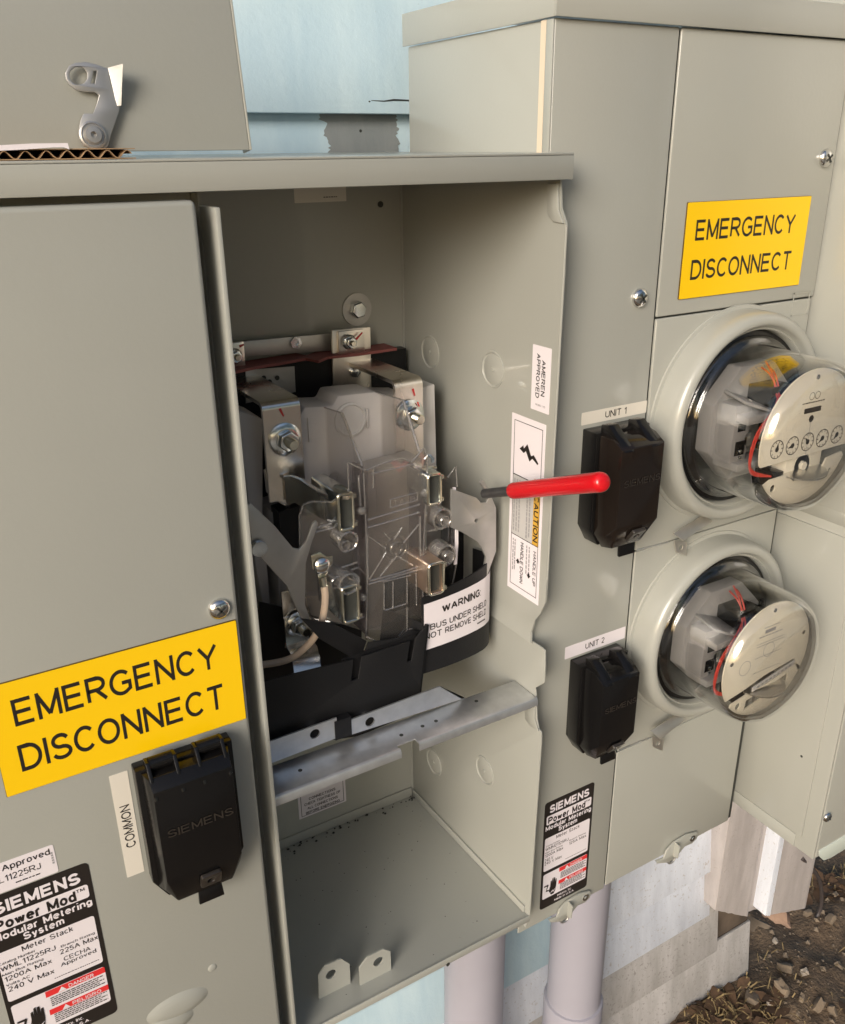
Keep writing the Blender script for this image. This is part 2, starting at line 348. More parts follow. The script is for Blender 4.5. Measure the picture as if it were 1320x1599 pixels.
def put_text(mb, s, fr, x0, x1, y0, y1, h, rot=0, bold=0.0, res=3, slant=0.0, fn=None):
    """stretch a line of text into a box of the plane; rot -90 reads downwards"""
    vs, fs = text_mesh(s, bold, res); out = []
    for a, b, hh in vs:
        if rot == 0: x = x0+(x1-x0)*a+slant*(y1-y0)*b; y = y0+(y1-y0)*b
        elif rot == -90: x = x0+(x1-x0)*b; y = y1+(y0-y1)*a
        elif rot == 90: x = x1+(x0-x1)*b; y = y0+(y1-y0)*a
        out.append(fn(x, y, h+hh) if fn else fr.p(x, y, h+hh))
    mb.add(out, fs); return mb
def bars(mb, fr, x0, x1, y, th, h, rng, rot=False):
    """a line of print too small to read"""
    x = x0
    while x < x1:
        l = rng.uniform(.0012, .0034)*th/.0009
        e = min(x+l, x1)
        q = [(x, y), (e, y), (e, y+th), (x, y+th)]
        if rot: q = [(b, -a) for a, b in q]
        mb.add([fr.p(a, b, h) for a, b in q], [(0, 1, 2, 3)]); x = e+th*.7
def frame_lines(mb, fr, x0, x1, y0, y1, t, h):
    for q in ((x0, x1, y0, y0+t), (x0, x1, y1-t, y1), (x0, x0+t, y0+t, y1-t), (x1-t, x1, y0+t, y1-t)):
        mb.add([fr.p(q[0], q[2], h), fr.p(q[1], q[2], h), fr.p(q[1], q[3], h), fr.p(q[0], q[3], h)], [(0, 1, 2, 3)])
def rect(mb, fr, x0, x1, y0, y1, h): mb.add([fr.p(x0, y0, h), fr.p(x1, y0, h), fr.p(x1, y1, h), fr.p(x0, y1, h)], [(0, 1, 2, 3)])
def fill(mb, fr, pts, h):
    tr = tessellate_polygon([[Vector((x, y, 0)) for x, y in pts]]); mb.add([fr.p(x, y, h) for x, y in pts], [tuple(t) for t in tr])
def hexnut(c, ax, r, h, ref=None):
    return MB().lathe(c, ax, [(0, 0), (r, 0), (r, h*.85), (r*.88, h), (0, h)], 6, ref)
def slot_screw(name, c, ax, r, parent, m='chrome'):
    mb = MB().lathe(c, ax, [(0, 0), (r*1.0, 0), (r*1.02, r*.18), (r*.9, r*.42), (r*.6, r*.6), (0, r*.68)], 24)
    o = mb.build(name, M[m], parent)
    ax = Vector(ax).normalized(); u = Vector((0, 0, 1)) if abs(ax.z) < .9 else Vector((1, 0, 0)); v = ax.cross(u)
    d = (u*.8+v*.6).normalized(); e = ax.cross(d); k = MB(); c = Vector(c)
    for dd, ee in ((d, e), (e, d)):
        p = c+ax*r*.52; k.prism([p-dd*r*.55-ee*r*.1, p+dd*r*.55-ee*r*.1, p+dd*r*.55+ee*r*.1, p-dd*r*.55+ee*r*.1], ax*r*.19)
    k.build('screw_slot', M['gap'], o)
    return o
FY = lambda Y: Fr((0, Y, 0), (1, 0, 0), (0, 0, 1))        # a plane facing the viewer, coordinates (x, z)

# ================================================================== GROUND
GZ = -1.663
def axis(lo, hi, dense0, dense1, step, grow=1.35):
    a = []; x = dense0
    while x <= dense1: a.append(x); x += step
    s = step; x = a[-1]
    while x < hi: s *= grow; x += s; a.append(x)
    s = step; x = a[0]; b = []
    while x > lo: s *= grow; x -= s; b.append(x)
    return b[::-1]+a
from mathutils import noise as NZ
def ground_h(x, y):
    p = Vector((x, y, 0)); return .030*NZ.noise(p*5)+.016*NZ.noise(p*15+Vector((3, 1, 0)))+.009*NZ.noise(p*42)
gx = axis(-90, 90, .55, 2.6, .014); gy = axis(-90, 60, .45, 3.0, .018)
g = MB(); nx = len(gx)
g.v = [Vector((x, y, GZ+(ground_h(x, y) if (-3 < x < 6 and -3 < y < 6) else 0))) for y in gy for x in gx]
g.f = [(j*nx+i, j*nx+i+1, (j+1)*nx+i+1, (j+1)*nx+i) for j in range(len(gy)-1) for i in range(nx-1)]
ms = mat('bare_soil', (.115, .082, .052), .95, bump=.0)
t = ms.node_tree; b = t.nodes['Principled BSDF']; tc = t.nodes.new('ShaderNodeTexCoord')
n1 = t.nodes.new('ShaderNodeTexNoise'); n1.inputs['Scale'].default_value = 9; n1.inputs['Detail'].default_value = 10; n1.inputs['Roughness'].default_value = .7
r1 = t.nodes.new('ShaderNodeValToRGB'); r1.color_ramp.elements[0].position = .3; r1.color_ramp.elements[1].position = .72
r1.color_ramp.elements[0].color = (.075, .05, .032, 1); r1.color_ramp.elements[1].color = (.23, .165, .105, 1)
n2 = t.nodes.new('ShaderNodeTexNoise'); n2.inputs['Scale'].default_value = 130; n2.inputs['Detail'].default_value = 6
bp = t.nodes.new('ShaderNodeBump'); bp.inputs['Strength'].default_value = .9; bp.inputs['Distance'].default_value = .006
for a_, b_ in ((tc.outputs['Object'], n1.inputs['Vector']), (tc.outputs['Object'], n2.inputs['Vector']), (n1.outputs['Fac'], r1.inputs[0]), (r1.outputs[0], b.inputs['Base Color']), (n2.outputs['Fac'], bp.inputs['Height']), (bp.outputs[0], b.inputs['Normal'])): t.links.new(a_, b_)
tag(g.build('soil_ground', ms, fix=False), kind='structure')

pv = mat('pale_bounce_paving', (.31, .275, .225), .85, var=.15, vscale=4, bump=.2, bscale=60)  # unseen paving added to bounce warm light and brighten what glass and metal mirror
tag(MB().box(-7, 6, -5.2, -1.1, GZ-.12, GZ+.045).build('bounce_paving', pv, bevel=.01), kind='structure')
# ================================================================== HOUSE WALL
WY = .835
wall = thing('clapboard_wall', (.4, WY, GZ), 'pale blue clapboard house wall with weathered white boards and a painted-in sun patch at its foot, behind the cabinets', 'wall')
MB().box(-4, 1.455, .872, .99, -1.50, 1.6).build('wall_core', M['primer'], wall)
PITCH = .1199
def clap(zb, x0, x1, m, dy=0.0):
    zt = zb+PITCH+.018; mb = MB()
    n = 14; pts = []
    xs = [x0+(x1-x0)*k/n for k in range(n+1)]
    vs = []; 
    for k, x in enumerate(xs):
        j = .0012*NZ.noise(Vector((x*3, zb*9, 1)))
        vs += [(x, WY+dy+j, zb+j), (x, WY+dy+.0125, zb+j), (x, WY+dy+.022, zt), (x, WY+dy+.0165, zt)]
    fs = []
    for k in range(n):
        for c in range(4): fs.append((k*4+c, (k+1)*4+c, (k+1)*4+(c+1) % 4, k*4+(c+1) % 4))
    fs += [(0, 1, 2, 3), tuple(n*4+c for c in (3, 2, 1, 0))]
    mb.add(vs, fs); return mb.build('clapboard', m, wall, bevel=.0012)
for k in range(-12, 15):
    zb = .034-PITCH*k
    if zb < GZ-.02: break
    if k < 9: clap(zb, -4, 1.45 if k < 8 else 1.128, M['blue'])
    elif k < 10: clap(zb, -4, 1.128, M['oldwhite_sun'])
    elif k < 12: clap(zb, -4, .745, M['blue']); clap(zb, .7465, 1.128, M['oldwhite_sun'])
    elif k == 12: clap(zb, -4, 1.142, M['oldwhite_sun'])
    elif k == 13: clap(zb, -4, 1.183, M['oldgrey'])
    else: clap(zb-.018, -4, 1.302, M['oldgrey'])
# bare primer patch below the blue lap, ragged edges
fp = FY(.8352)
zt, zb = .0338, -.03
rg = random.Random(3); L = []; Rr = []
for k in range(41):
    z = zt+(zb-zt)*k/40
    L.append((fp.px(517, 200)[0]+.005*NZ.noise(Vector((z*90, 0, 0)))+rg.uniform(-.0022, .0022)-.004*(k < 4), z)); Rr.append((fp.px(630, 200)[0]+.004*NZ.noise(Vector((z*120, 4, 0)))+rg.uniform(-.0018, .0018), z))
mb = MB()
for k in range(40):
    def sk_(p): f = (p[1]-(.034-PITCH))/PITCH; return (p[0], WY+.0165*f-.0022, p[1])
    mb.add([sk_(L[k+1]), sk_(Rr[k+1]), sk_(Rr[k]), sk_(L[k])], [(0, 1, 2, 3)])
mb.build('bare_patch', M['primer'], wall, flat=True)
mb = MB()
for a, b_, r_ in ((578, 160, .0016), (606, 131, .0012), (572, 204, .0015), (432, 128, .0011)):
    q = fp.pw(a, b_); mb.lathe((q.x, (.835+.0165*(q.z-.034)/PITCH) if b_ < 180 else (.835+.0165*(q.z-.034+PITCH)/PITCH-.0022), q.z), (0, -1, 0), [(r_, -.003), (r_, .0002), (0, .0003)], 10)
mb.build('nail_hole', M['gap'], wall)
mb = MB(); mb.tube([onY(a, b_, .8362) for a, b_ in ((580, 157), (600, 158), (615, 156), (641, 157))], [.0003, .0006, .0009, .0007], 6); mb.build('crack', M['gap'], wall)
M['footing'] = mat('dark_footing', (.10, .075, .055), .95, var=.4, vscale=18, bump=.6, bscale=40)
MB().box(-4, 1.30, .858, .8715, GZ-.1, -1.40).build('footing', M['footing'], wall)
# vertical corner trim, rough and split
def board(x0, x1, y0, y1, zb0, zb1, zt, m, name='corner_board'):
    n = 10; pts = [(x0, zt), (x0, zb0)]
    for k in range(1, n): pts.append((x0+(x1-x0)*k/n, zb0+(zb1-zb0)*k/n+.0022*NZ.noise(Vector((k*.9, x0*7, 0)))))
    pts += [(x1, zb1), (x1, zt)]
    return plate(FY(y0), pts, 0, -(y1-y0)).build(name, m, wall, bevel=.0015)
def tb(pl, pr, y, y1, m, name='corner_board'):
    l, r_ = onY(*pl, y), onY(*pr, y); return board(l.x, r_.x, y, y1, l.z, r_.z, 1.5, m, name)
tb((1117, 1422), (1168, 1432), .812, .85, M['trim'])
tb((1169, 1424), (1196, 1416), .820, .858, M['trim'])
tb((1195, 1430), (1203, 1431), .79, .857, M['oldwhite_sun'], 'edge_trim')
tb((1204, 1429), (1258, 1419), .80, .84, M['trim'])

# stones of the old footing, one thing each
def rock(name, c, s, seed, m, label, cat='stone', group=None, sub=2):
    bm = bmesh.new(); bmesh.ops.create_icosphere(bm, subdivisions=sub, radius=1)
    sd_ = Vector((seed*3.1, seed*1.7, seed*.9))
    for v in bm.verts:
        k = 1+.35*NZ.noise(v.co*1.3+sd_)+.12*NZ.noise(v.co*3.5+sd_)
        v.co = Vector((max(-.8, min(.8, v.co.x*1.15))*s[0]*k, max(-.8, min(.8, v.co.y*1.15))*s[1]*k, max(-.78, min(.78, v.co.z*1.15))*s[2]*k))
    me = bpy.data.meshes.new(name); bm.to_mesh(me); bm.free(); me.materials.append(m)
    for p in me.polygons: p.use_smooth = True
    me.set_sharp_from_angle(angle=math.radians(28))
    o = bpy.data.objects.new(name, me); COL.objects.link(o); o.location = (c[0], c[1], c[2]+H); o.rotation_euler = (seed*.3, seed*.2, seed)
    return tag(o, label, cat, group)
M['brick'] = mat('old_brick_stone', (.34, .22, .15), .9, var=.25, vscale=30, bump=.5, bscale=90)
M['stone'] = mat('dusty_stone', (.15, .115, .08), .92, col2=(.235, .183, .132), vscale=22, bump=.5, bscale=110)
M['stone2'] = mat('pale_pebble', (.30, .25, .20), .9, col2=(.42, .37, .31), vscale=40, bump=.4, bscale=150)
def on_ground(px, py, dz=0.0): q = onZ(px, py, GZ+.01); q.z = GZ+ground_h(q.x, q.y)+dz; return q
rock('footing_stone', onY(1275, 1458, .90)+Vector((0, 0, 0)), (.062, .04, .05), 1.0, M['brick'], 'orange tan footing stone beside the dark cable under the corner trim')
rock('footing_stone', onY(1219, 1443, .90), (.034, .03, .045), 2.4, M['brick'], 'small tan footing stone directly under the white edge trim')
rock('footing_stone', onY(1195, 1470, .90), (.045, .04, .075), 3.7, M['stone'], 'tall mossy footing stone behind the lowest board end')
spots = [(1175, 1553, .03, 'flat grey brown stone beside the lower end of the bottom board'), (1228, 1508, .026, 'rounded greenish stone in the soil under the footing stones'),
 (1278, 1567, .026, 'tan stone at the bottom right of the bare soil'), (1300, 1580, .018, 'small pale stone at the lower right edge of the soil'),
 (1258, 1517, .018, 'pale elongated pebble near the middle of the soil'), (1252, 1560, .017, 'round brown stone low in the soil patch'),
 (1222, 1545, .03, 'flat slab stone lying in front of the bottom board'), (1203, 1562, .015, 'whitish chip of stone near the dry grass'),
 (1300, 1400, .016, 'small stone beside the cable near the frame edge'), (1296, 1440, .02, 'brown clod to the right of the orange footing stone'),
 (1310, 1507, .016, 'narrow upright pebble at the right frame edge'), (1263, 1425, .018, 'small grey stone between trim and cable'), (1212, 1462, .012, 'bright white chip below the small footing stone')]
for i, (a, b_, s_, lb) in enumerate(spots):
    s_ *= .72; rock('loose_stone', on_ground(a, b_, s_*.2), (s_, s_*.8, s_*.6), i*1.37+.5, M['stone2'] if i in (4, 7, 12) else M['stone'], lb, 'stone', 'loose stones on the soil')
# gravel, straw and dead leaves nobody could count
rng = random.Random(11); gv = MB(); 
for i in range(7500):
    x = rng.uniform(.95, 2.5); y = rng.uniform(.55, 2.4)
    if y > .83 and x < 1.32: continue
    s_ = rng.choice((.0015, .002, .0025, .003, .004, .006))*rng.uniform(.7, 1.3); z = GZ+ground_h(x, y)+s_*.2
    vs = []
    for (a, b_, c) in ((1,0,0),(-1,0,0),(0,1,0),(0,-1,0),(0,0,1),(0,0,-1)):
        vs.append((x+(a+rng.uniform(-.35,.35))*s_, y+(b_+rng.uniform(-.35,.35))*s_, z+(c+rng.uniform(-.3,.3))*s_*.7))
    gv.add(vs, [(0,2,4),(2,1,4),(1,3,4),(3,0,4),(2,0,5),(1,2,5),(3,1,5),(0,3,5)])
tag(gv.build('gravel', M['stone'], fix=False, flat=True), 'brown gravel and crumbs scattered over bare soil', 'gravel', None, 'stuff')
M['straw'] = mat('dry_straw', (.17, .115, .05), .8, col2=(.28, .21, .10), vscale=60)
M['leaf'] = mat('dead_leaf', (.06, .034, .018), .85, col2=(.13, .075, .04), vscale=50)
st = MB()
for i in range(300):
    k = rng.random()
    if k < .62: c = on_ground(rng.gauss(1135, 45), rng.gauss(1578, 18))
    elif k < .8: c = on_ground(rng.gauss(1300, 25), rng.gauss(1378, 10))
    else: c = on_ground(rng.uniform(1060, 1320), rng.uniform(1480, 1599))
    if c.y > .83 and c.x < 1.31: c.y = rng.uniform(.66, .82)
    a = rng.uniform(0, 6.28); l = rng.uniform(.012, .045); d = Vector((math.cos(a), math.sin(a), rng.uniform(-.1, .35)))*l
    c.z = GZ+ground_h(c.x, c.y)+.004; nrm = Vector((-d.y, d.x, .3*l)).normalized()*rng.uniform(.0006, .0018)
    mid = c+d*.5+Vector((0, 0, .008)); st.add([c-nrm, c+nrm, mid+nrm, mid-nrm, c+d], [(0, 1, 2, 3), (3, 2, 4)])
tag(st.build('straw_litter', M['straw'], fix=False, flat=True), 'dry straw and grass blades lying on the soil', 'litter', None, 'stuff')
lv = MB()
for i in range(120):
    c = on_ground(rng.gauss(1130, 55), rng.gauss(1575, 22)) if i < 70 else on_ground(rng.gauss(1295, 30), rng.gauss(1385, 12))
    if c.y > .83 and c.x < 1.31: c.y = rng.uniform(.66, .82)
    a = rng.uniform(0, 6.28); l = rng.uniform(.012, .03); u = Vector((math.cos(a), math.sin(a), rng.uniform(-.4, .4)))*l; v = Vector((-math.sin(a), math.cos(a), rng.uniform(-.4, .4)))*l*.55
    c.z = GZ+ground_h(c.x, c.y)+.008
    lv.add([c-u, c-u*.3+v, c+u*.5+v*.8, c+u, c+u*.4-v, c-u*.4-v*.9], [(0, 1, 2, 3), (0, 3, 4, 5)])
tag(lv.build('leaf_litter', M['leaf'], fix=False, flat=True), 'brown dead leaves at the foot of the wall', 'litter', None, 'stuff')

# dark cable into the soil
q = [onY(1252, 1340, .80), onY(1276, 1366, .82), onY(1283, 1392, .84), onY(1281, 1420, .85), onY(1270, 1440, .85), onY(1254, 1450, .86), onY(1236, 1455, .87), onY(1226, 1462, .88)]
def smooth_path(pts, n=5):
    out = []
    P_ = [pts[0]]+list(pts)+[pts[-1]]
    for i in range(1, len(P_)-2):
        for k in range(n):
            t_ = k/n; a, b_, c, d = P_[i-1], P_[i], P_[i+1], P_[i+2]
            out.append(.5*((2*b_)+(c-a)*t_+(2*a-5*b_+4*c-d)*t_*t_+(3*b_-a-3*c+d)*t_**3))
    out.append(pts[-1]); return out
tag(MB().tube(smooth_path(q), .0042, 8).build('ground_cable', M['cable']), 'thin dark cable curving down into the soil below the end cabinet', 'cable')

# conduits
def conduit(cx, cy, r, ztop, coupling, label):
    t_ = thing('conduit', (cx, cy, GZ), label, 'pipe', 'grey plastic conduits below the cabinets')
    MB().tube([(cx, cy, GZ-.1), (cx, cy, ztop)], r, 40).build('pipe', M['pvc'], t_)
    if coupling:
        MB().lathe((cx, cy, 0), (0, 0, 1), [(r, coupling), (r+.0035, coupling-.001), (r+.0045, coupling-.004), (r+.0045, GZ)], 40).build('coupling', M['pvc'], t_)
conduit(.716, .752, .043, -.828, -1.262, 'pale grey plastic conduit with a coupling, under the cabinet with two meters')
conduit(.521, .752, .043, -.79, None, 'plain pale grey plastic conduit under the open cabinet')

# ================================================================== OPEN CABINET (left)
FL = .5555; XI = .4634; BK = .818
cab = thing('metering_cabinet', (.17, .69, -.85), 'open grey metering cabinet with a closed cover on its left half and an exposed socket', 'cabinet')
MB().box(-.14, .1715, FL, FL+.015, -.9, -.0262).build('front_cover', M['paint'], cab, bevel=.0035, seg=3)
MB().box(-.14, .1835, .606, .608, -.9, -.018).build('recess_strip', M['paint_in'], cab)
mb = MB().box(.1836, .1872, .5585, .590, -.9, -.031).build('opening_lip', M['paint'], cab, bevel=.0009, seg=2)
MB().box(.1838, .1856, .592, BK, -.80, -.006).build('partition', M['paint_in'], cab)
MB().box(-.14, .1834, .58, BK, -.80, -.8005+.003).build('lower_tray', M['paint_in'], cab)
# hood
m_ = join(MB().box(-.14, .4664, .5565, .5585, -.0217, -.0033), MB().box(-.14, .4664, .5587, .83, -.0053, -.0033), MB().box(.4646, .4664, .5587, .83, -.0217, -.0055))
MB().prism([(-.14, .5565, -.0217), (.4664, .5565, -.0217), (.4664, .5565, -.0045), (-.14, .5565, -.0045)], (0, .002, 0)).build('hood_lip', M['paint'], cab, bevel=.0008)
MB().prism([(-.14, .5566, -.0044), (.4664, .5566, -.0044), (.4664, .83, -.0024), (-.14, .83, -.0024)], (0, 0, .0016)).build('hood_top', M['paint'], cab, bevel=.0006)
MB().box(.4648, .4664, .5587, .83, -.0217, -.0046).build('hood_side', M['paint'], cab)
MB().box(-.14, .4664, BK, BK+.002, -.81, -.0046).build('back_panel', M['paint_in'], cab)
# right wall of the opening, traced profile on its own plane
FWALL = Fr((XI, 0, 0), (0, -1, 0), (0, 0, 1))            # seen from the left: right = towards viewer
up_px = [(875, 284), (876, 325), (884, 349), (881, 420), (866, 680), (854, 905), (852, 940), (844, 958), (835, 969), (831, 986), (834, 1003)]
pts = [FWALL.px(*p) for p in up_px]
zj = pts[-1][1]
upper = [(-BK, -.0056)]+[(-.566, -.0056)]+pts+[(-BK, zj)]
SEAM = zj
FL_H = .022
m_ = MB()
# upper sheet as a grid so its foot can flare into the joggle
def front_u(z):
    for (u1, z1), (u2, z2) in zip(pts[:-1], pts[1:]):
        if z1 >= z >= z2: return u1+(u2-u1)*(z1-z)/max(1e-9, z1-z2)
    return pts[0][0]
zs = sorted({-.0056, -.02, SEAM}|{p[1] for p in pts}|{SEAM+FL_H*k/8 for k in range(9)}|{-.05*k for k in range(1, 8)}, reverse=True)
zs = [z for z in zs if z >= SEAM-1e-9]
vs = []; 
for z in zs:
    k = max(0, (SEAM+FL_H-z)/FL_H); dx = -.0042*k*k*(1.0)
    for j in range(9):
        u_ = -BK+(front_u(z)+BK)*j/8; vs.append(FWALL.p(u_, z)+Vector((dx, 0, 0)))
fs = [(i*9+j, i*9+j+1, (i+1)*9+j+1, (i+1)*9+j) for i in range(len(zs)-1) for j in range(8)]
n0 = len(vs)
m_.add(vs+[v+Vector((.0018, 0, 0)) for v in vs], fs+[tuple(i+n0 for i in reversed(f)) for f in fs]+
       [(i*9+8, i*9+8+n0, (i+1)*9+8+n0, (i+1)*9+8) for i in range(len(zs)-1)]+[((len(zs)-1)*9+j, (len(zs)-1)*9+j+n0, (len(zs)-1)*9+j+1+n0, (len(zs)-1)*9+j+1) for j in range(8)])
m_.build('side_wall', M['paint_in'], cab, ang=50)
lo_px = [(835, 1004), (846, 1011), (851, 1016), (851, 1040), (850, 1066), (844, 1070), (836, 1074), (837, 1086), (838, 1122), (841, 1139), (845, 1143), (845, 1160), (836, 1290), (827, 1428)]
pl = [FWALL.px(*p) for p in lo_px]
plate(FWALL, [(-BK, SEAM-.0004)]+pl+[(-.57, -.80), (-BK, -.80)], 0, -.0018).build('lower_side_wall', M['paint_in'], cab, bevel=.0005)
# turned tab at the top and formed lip beside the rail
pxplate(FWALL, [(857, 286), (874, 286), (875, 328), (883, 349), (866, 346), (858, 335)], .0004, .0022).build('corner_tab', M['paint'], cab, bevel=.0008)
pxplate(FWALL, [(823, 1103), (837, 1097), (837, 1122), (843, 1142), (829, 1132), (822, 1122)], .0004, .002).build('corner_tab', M['paint'], cab, bevel=.0008)
MB().tube([FWALL.pw(*p, -.0005) for p in ((884, 352), (866, 680), (854, 905))], .0011, 8).build('wall_edge_roll', M['paint'], cab)
for (a, b_) in ((672, 550), (770, 577), (678, 1190), (757, 1203)):
    u_, z_ = FWALL.px(a, b_); o_ = FWALL.p(u_, z_, 0)
    k = MB().lathe(o_, (-1, 0, 0), [(.0175, -.0002), (.0172, .0009), (.0160, .0011), (.0152, .0003), (.0145, -.00005), (.013, .0006), (.002, .0007), (.0018, .0016), (0, .0016)], 36)
    k.build('knockout', M['paint_in'], cab)
MB().tube([(XI-.0006, BK-.0008, -.02), (XI-.0006, BK-.0008, -.79)], .0012, 6).build('corner_seam', M['paint_in'], cab)
# floor
zf0, zf1 = -.793, -.7785
MB().prism([(.1858, .5665, zf1), (XI-.0002, .5665, zf1), (XI-.0002, BK-.0002, zf0), (.1858, BK-.0002, zf0)], (0, 0, -.0016)).build('floor_pan', M['paint_in'], cab)
MB().prism([(.1858, .5645, zf1+.0012), (XI+.0015, .5645, zf1+.0012), (XI+.0015, .5645, zf1-.0075), (.1858, .5645, zf1-.0075)], (0, .0018, 0)).build('floor_lip', M['paint'], cab, bevel=.0006)
MB().prism([(XI-.0002, .572, zf1+.0002), (XI-.0002, BK-.001, zf0+.0002), (XI-.0002, BK-.001, zf0+.011), (XI-.0002, .572, zf1+.009)], (-.0022, 0, 0)).build('floor_side_flange', M['paint_in'], cab, bevel=.0006)
MB().prism([(.187, BK-.0004, zf0+.0002), (XI-.003, BK-.0004, zf0+.0002), (XI-.003, BK-.0004, zf0+.014), (.187, BK-.0004, zf0+.014)], (0, -.0022, 0)).build('floor_back_flange', M['paint_in'], cab, bevel=.0006)
mb = MB(); rg = random.Random(5)
for i in range(46):
    x = rg.uniform(.28, .46); y = BK-.004-abs(rg.gauss(0, .006)); z = zf0+.0012; s_ = rg.uniform(.0006, .0022)
    mb.add([(x-s_, y, z), (x, y-s_, z), (x+s_, y, z), (x, y+s_*.6, z), (x, y, z+s_)], [(0, 1, 4), (1, 2, 4), (2, 3, 4), (3, 0, 4)])
for i in range(70):
    x = rg.uniform(.20, .455); y = rg.uniform(.575, BK-.01); z = zf1+(zf0-zf1)*(y-.5665)/(BK-.5665)+.0002; s_ = rg.uniform(.0003, .0009)
    mb.add([(x-s_, y, z), (x, y-s_, z), (x+s_, y, z), (x, y+s_*.6, z), (x, y, z+s_)], [(0, 1, 4), (1, 2, 4), (2, 3, 4), (3, 0, 4)])
tag(mb.build('dirt_crumbs', M['gap'], cab, flat=True, fix=False), kind='stuff')
for a, b_ in ((700, 1506), (1118-300+0, 1418)):
    pass
u_ = onY(700, 1506, .5643); MB().lathe(u_, (0, -1, 0), [(.0022, -.001), (.0022, .0003), (0, .0004)], 14).build('rivet_hole', M['gap'], cab)
# two upright tabs on the floor
def floor_tab(px, hole, Y, foot):
    fr = FY(Y); hx, hz = fr.px(*hole)
    m = pxplate(fr, px, 0, -.0016) if False else plate(fr, [fr.px(*p) for p in px], 0, -.0016, [circ(hx, hz, .0056, 18)])
    b0 = fr.px(*px[-1]); m2 = MB().box(b0[0]-.0015, b0[0]+.0, Y, Y+.022, b0[1]+.0005, b0[1]+.004)
    return m.build('bracket_tab', M['mould2'] if False else M['paint'], cab), m2.build('tab_gusset', M['paint'], cab)
zz = lambda x, y: (300+x/2.2759, 1000+y/2.2759)
floor_tab([zz(*p) for p in ((450, 1190), (475, 1155), (530, 1132), (560, 1150), (565, 1240), (452, 1295))], zz(494, 1187), .593, 1)
floor_tab([zz(*p) for p in ((595, 1165), (625, 1125), (680, 1097), (705, 1105), (710, 1190), (600, 1253))], zz(662, 1142), .585, 1)
# galvanised rail
RZ = -.4956; xr = XI-.001
na, nb = onZ(623, 1168, RZ).x, onZ(651, 1157, RZ).x
m_ = MB().prism([(.1875, .5685, RZ), (na, .5685, RZ), (na, .5745, RZ), (nb, .5745, RZ), (nb, .5685, RZ), (xr, .5685, RZ), (xr, .6035, RZ), (.1875, .6075, RZ)], (0, 0, -.0016))
m_.build('rail_shelf', M['galv'], cab, bevel=.0004)
for x0, x1 in ((.1875, na), (nb, xr)):
    MB().sheet([(x0, .5690, RZ-.0001), (x0, .5676, RZ-.0006), (x0, .5668, RZ-.002), (x0, .5667, RZ-.0075)], (x1-x0, 0, 0), -.0014).build('rail_lip', M['galv'], cab)
FRU = FY(.604)
for px, hole in (([(421, 1193), (419, 1159), (526, 1121), (527, 1152)], (492, 1146)), ([(547, 1148), (546, 1125), (687, 1072), (724, 1093), (726, 1095)], (578, 1127))):
    hx, hz = FRU.px(*hole); ps = [FRU.px(*p) for p in px]
    ps = [(x, max(z, RZ+.0002)) if i in (0, len(ps)-1) else (x, z) for i, (x, z) in enumerate(ps)]
    plate(FRU, ps, 0, -.0016, [circ(hx, hz, .0048, 18)]).build('rail_upright', M['galv'], cab)
for a, b_ in ((627, 1148), (660, 1134), (681, 1126), (469, 1203), (744, 1095)):
    q_ = onZ(a, b_, RZ); MB().lathe((q_.x, q_.y, RZ), (0, 0, 1), [(.0019, -.001), (.0019, .0003), (0, .00035)], 12).build('rail_hole', M['gap'], cab)
# cover fastener and pressed dents
slot_screw('cover_screw', onY(342, 950, FL), (0, -1, 0), .0078, cab)
def dent(px, h, sx, sz, fr, parent, m='paint'):
    c = fr.px(*px); mb = MB(); prof = [(1, 0), (.9, .25), (.7, .7), (.4, .95), (0, 1)]; n = 28; vs = []; fs = []
    for r_, k in prof:
        for i in range(n): a = 2*math.pi*i/n; vs.append(fr.p(c[0]+sx*r_*math.cos(a), c[1]+sz*r_*math.sin(a), h*k))
    for i in range(len(prof)-1):
        for k in range(n): fs.append((i*n+k, i*n+(k+1) % n, (i+1)*n+(k+1) % n, (i+1)*n+k))
    return mb.add(vs, fs).build('pressed_boss', M[m], parent, ang=80)
dent((278, 1570), .0035, .026, .013, FY(FL), cab); dent((332, 1511), .0009, .004, .004, FY(FL), cab)
dent((262, 1600), .0035, .022, .012, FY(FL), cab)

# hasp below a cabinet
FHASP = lambda Y: FY(Y)
def hasp(parent, ox, oz, Y, m='paint'):
    fr = FY(Y); s_ = 1/6.15
    src = [(620,1170),(630,1195),(615,1235),(570,1280),(500,1310),(455,1365),(430,1400),(350,1462),(240,1472),(222,1450),(300,1420),(330,1345),(400,1270),(520,1195)]
    pts_ = [fr.px(820+x*s_+ox, 1200+y*s_+oz) for x, y in src]
    plate(fr, pts_, -.001, .0015).build('hasp', M[m], parent, bevel=.0005)
    c = fr.px(820+385*s_+ox, 1200+1435*s_+oz); ring = [fr.p(c[0]+.0062*math.cos(a), c[1]+.0068*math.sin(a), -.001) for a in [2*math.pi*k/20 for k in range(21)]]
    MB().tube(ring, .0016, 8, False).build('hasp_ring', M['steel'], parent)
    c = fr.pw(820+572*s_+ox, 1200+1228*s_+oz, .0015); MB().lathe(c, (0, -1, 0), [(.0048, 0), (.0046, .0008), (.0022, .0011), (.002, .002), (0, .0021)], 18).build('hasp_rivet', M['zinc'], parent)
    fin = plate(Fr(fr.pw(820+405*s_+ox, 1200+1275*s_+oz), (0, 1, 0), (0, 0, 1)), [(-.010, .0), (0, .001), (0, -.022), (-.008, -.02)], 0, .0014)
    fin.build('hasp_fin', M[m], parent)

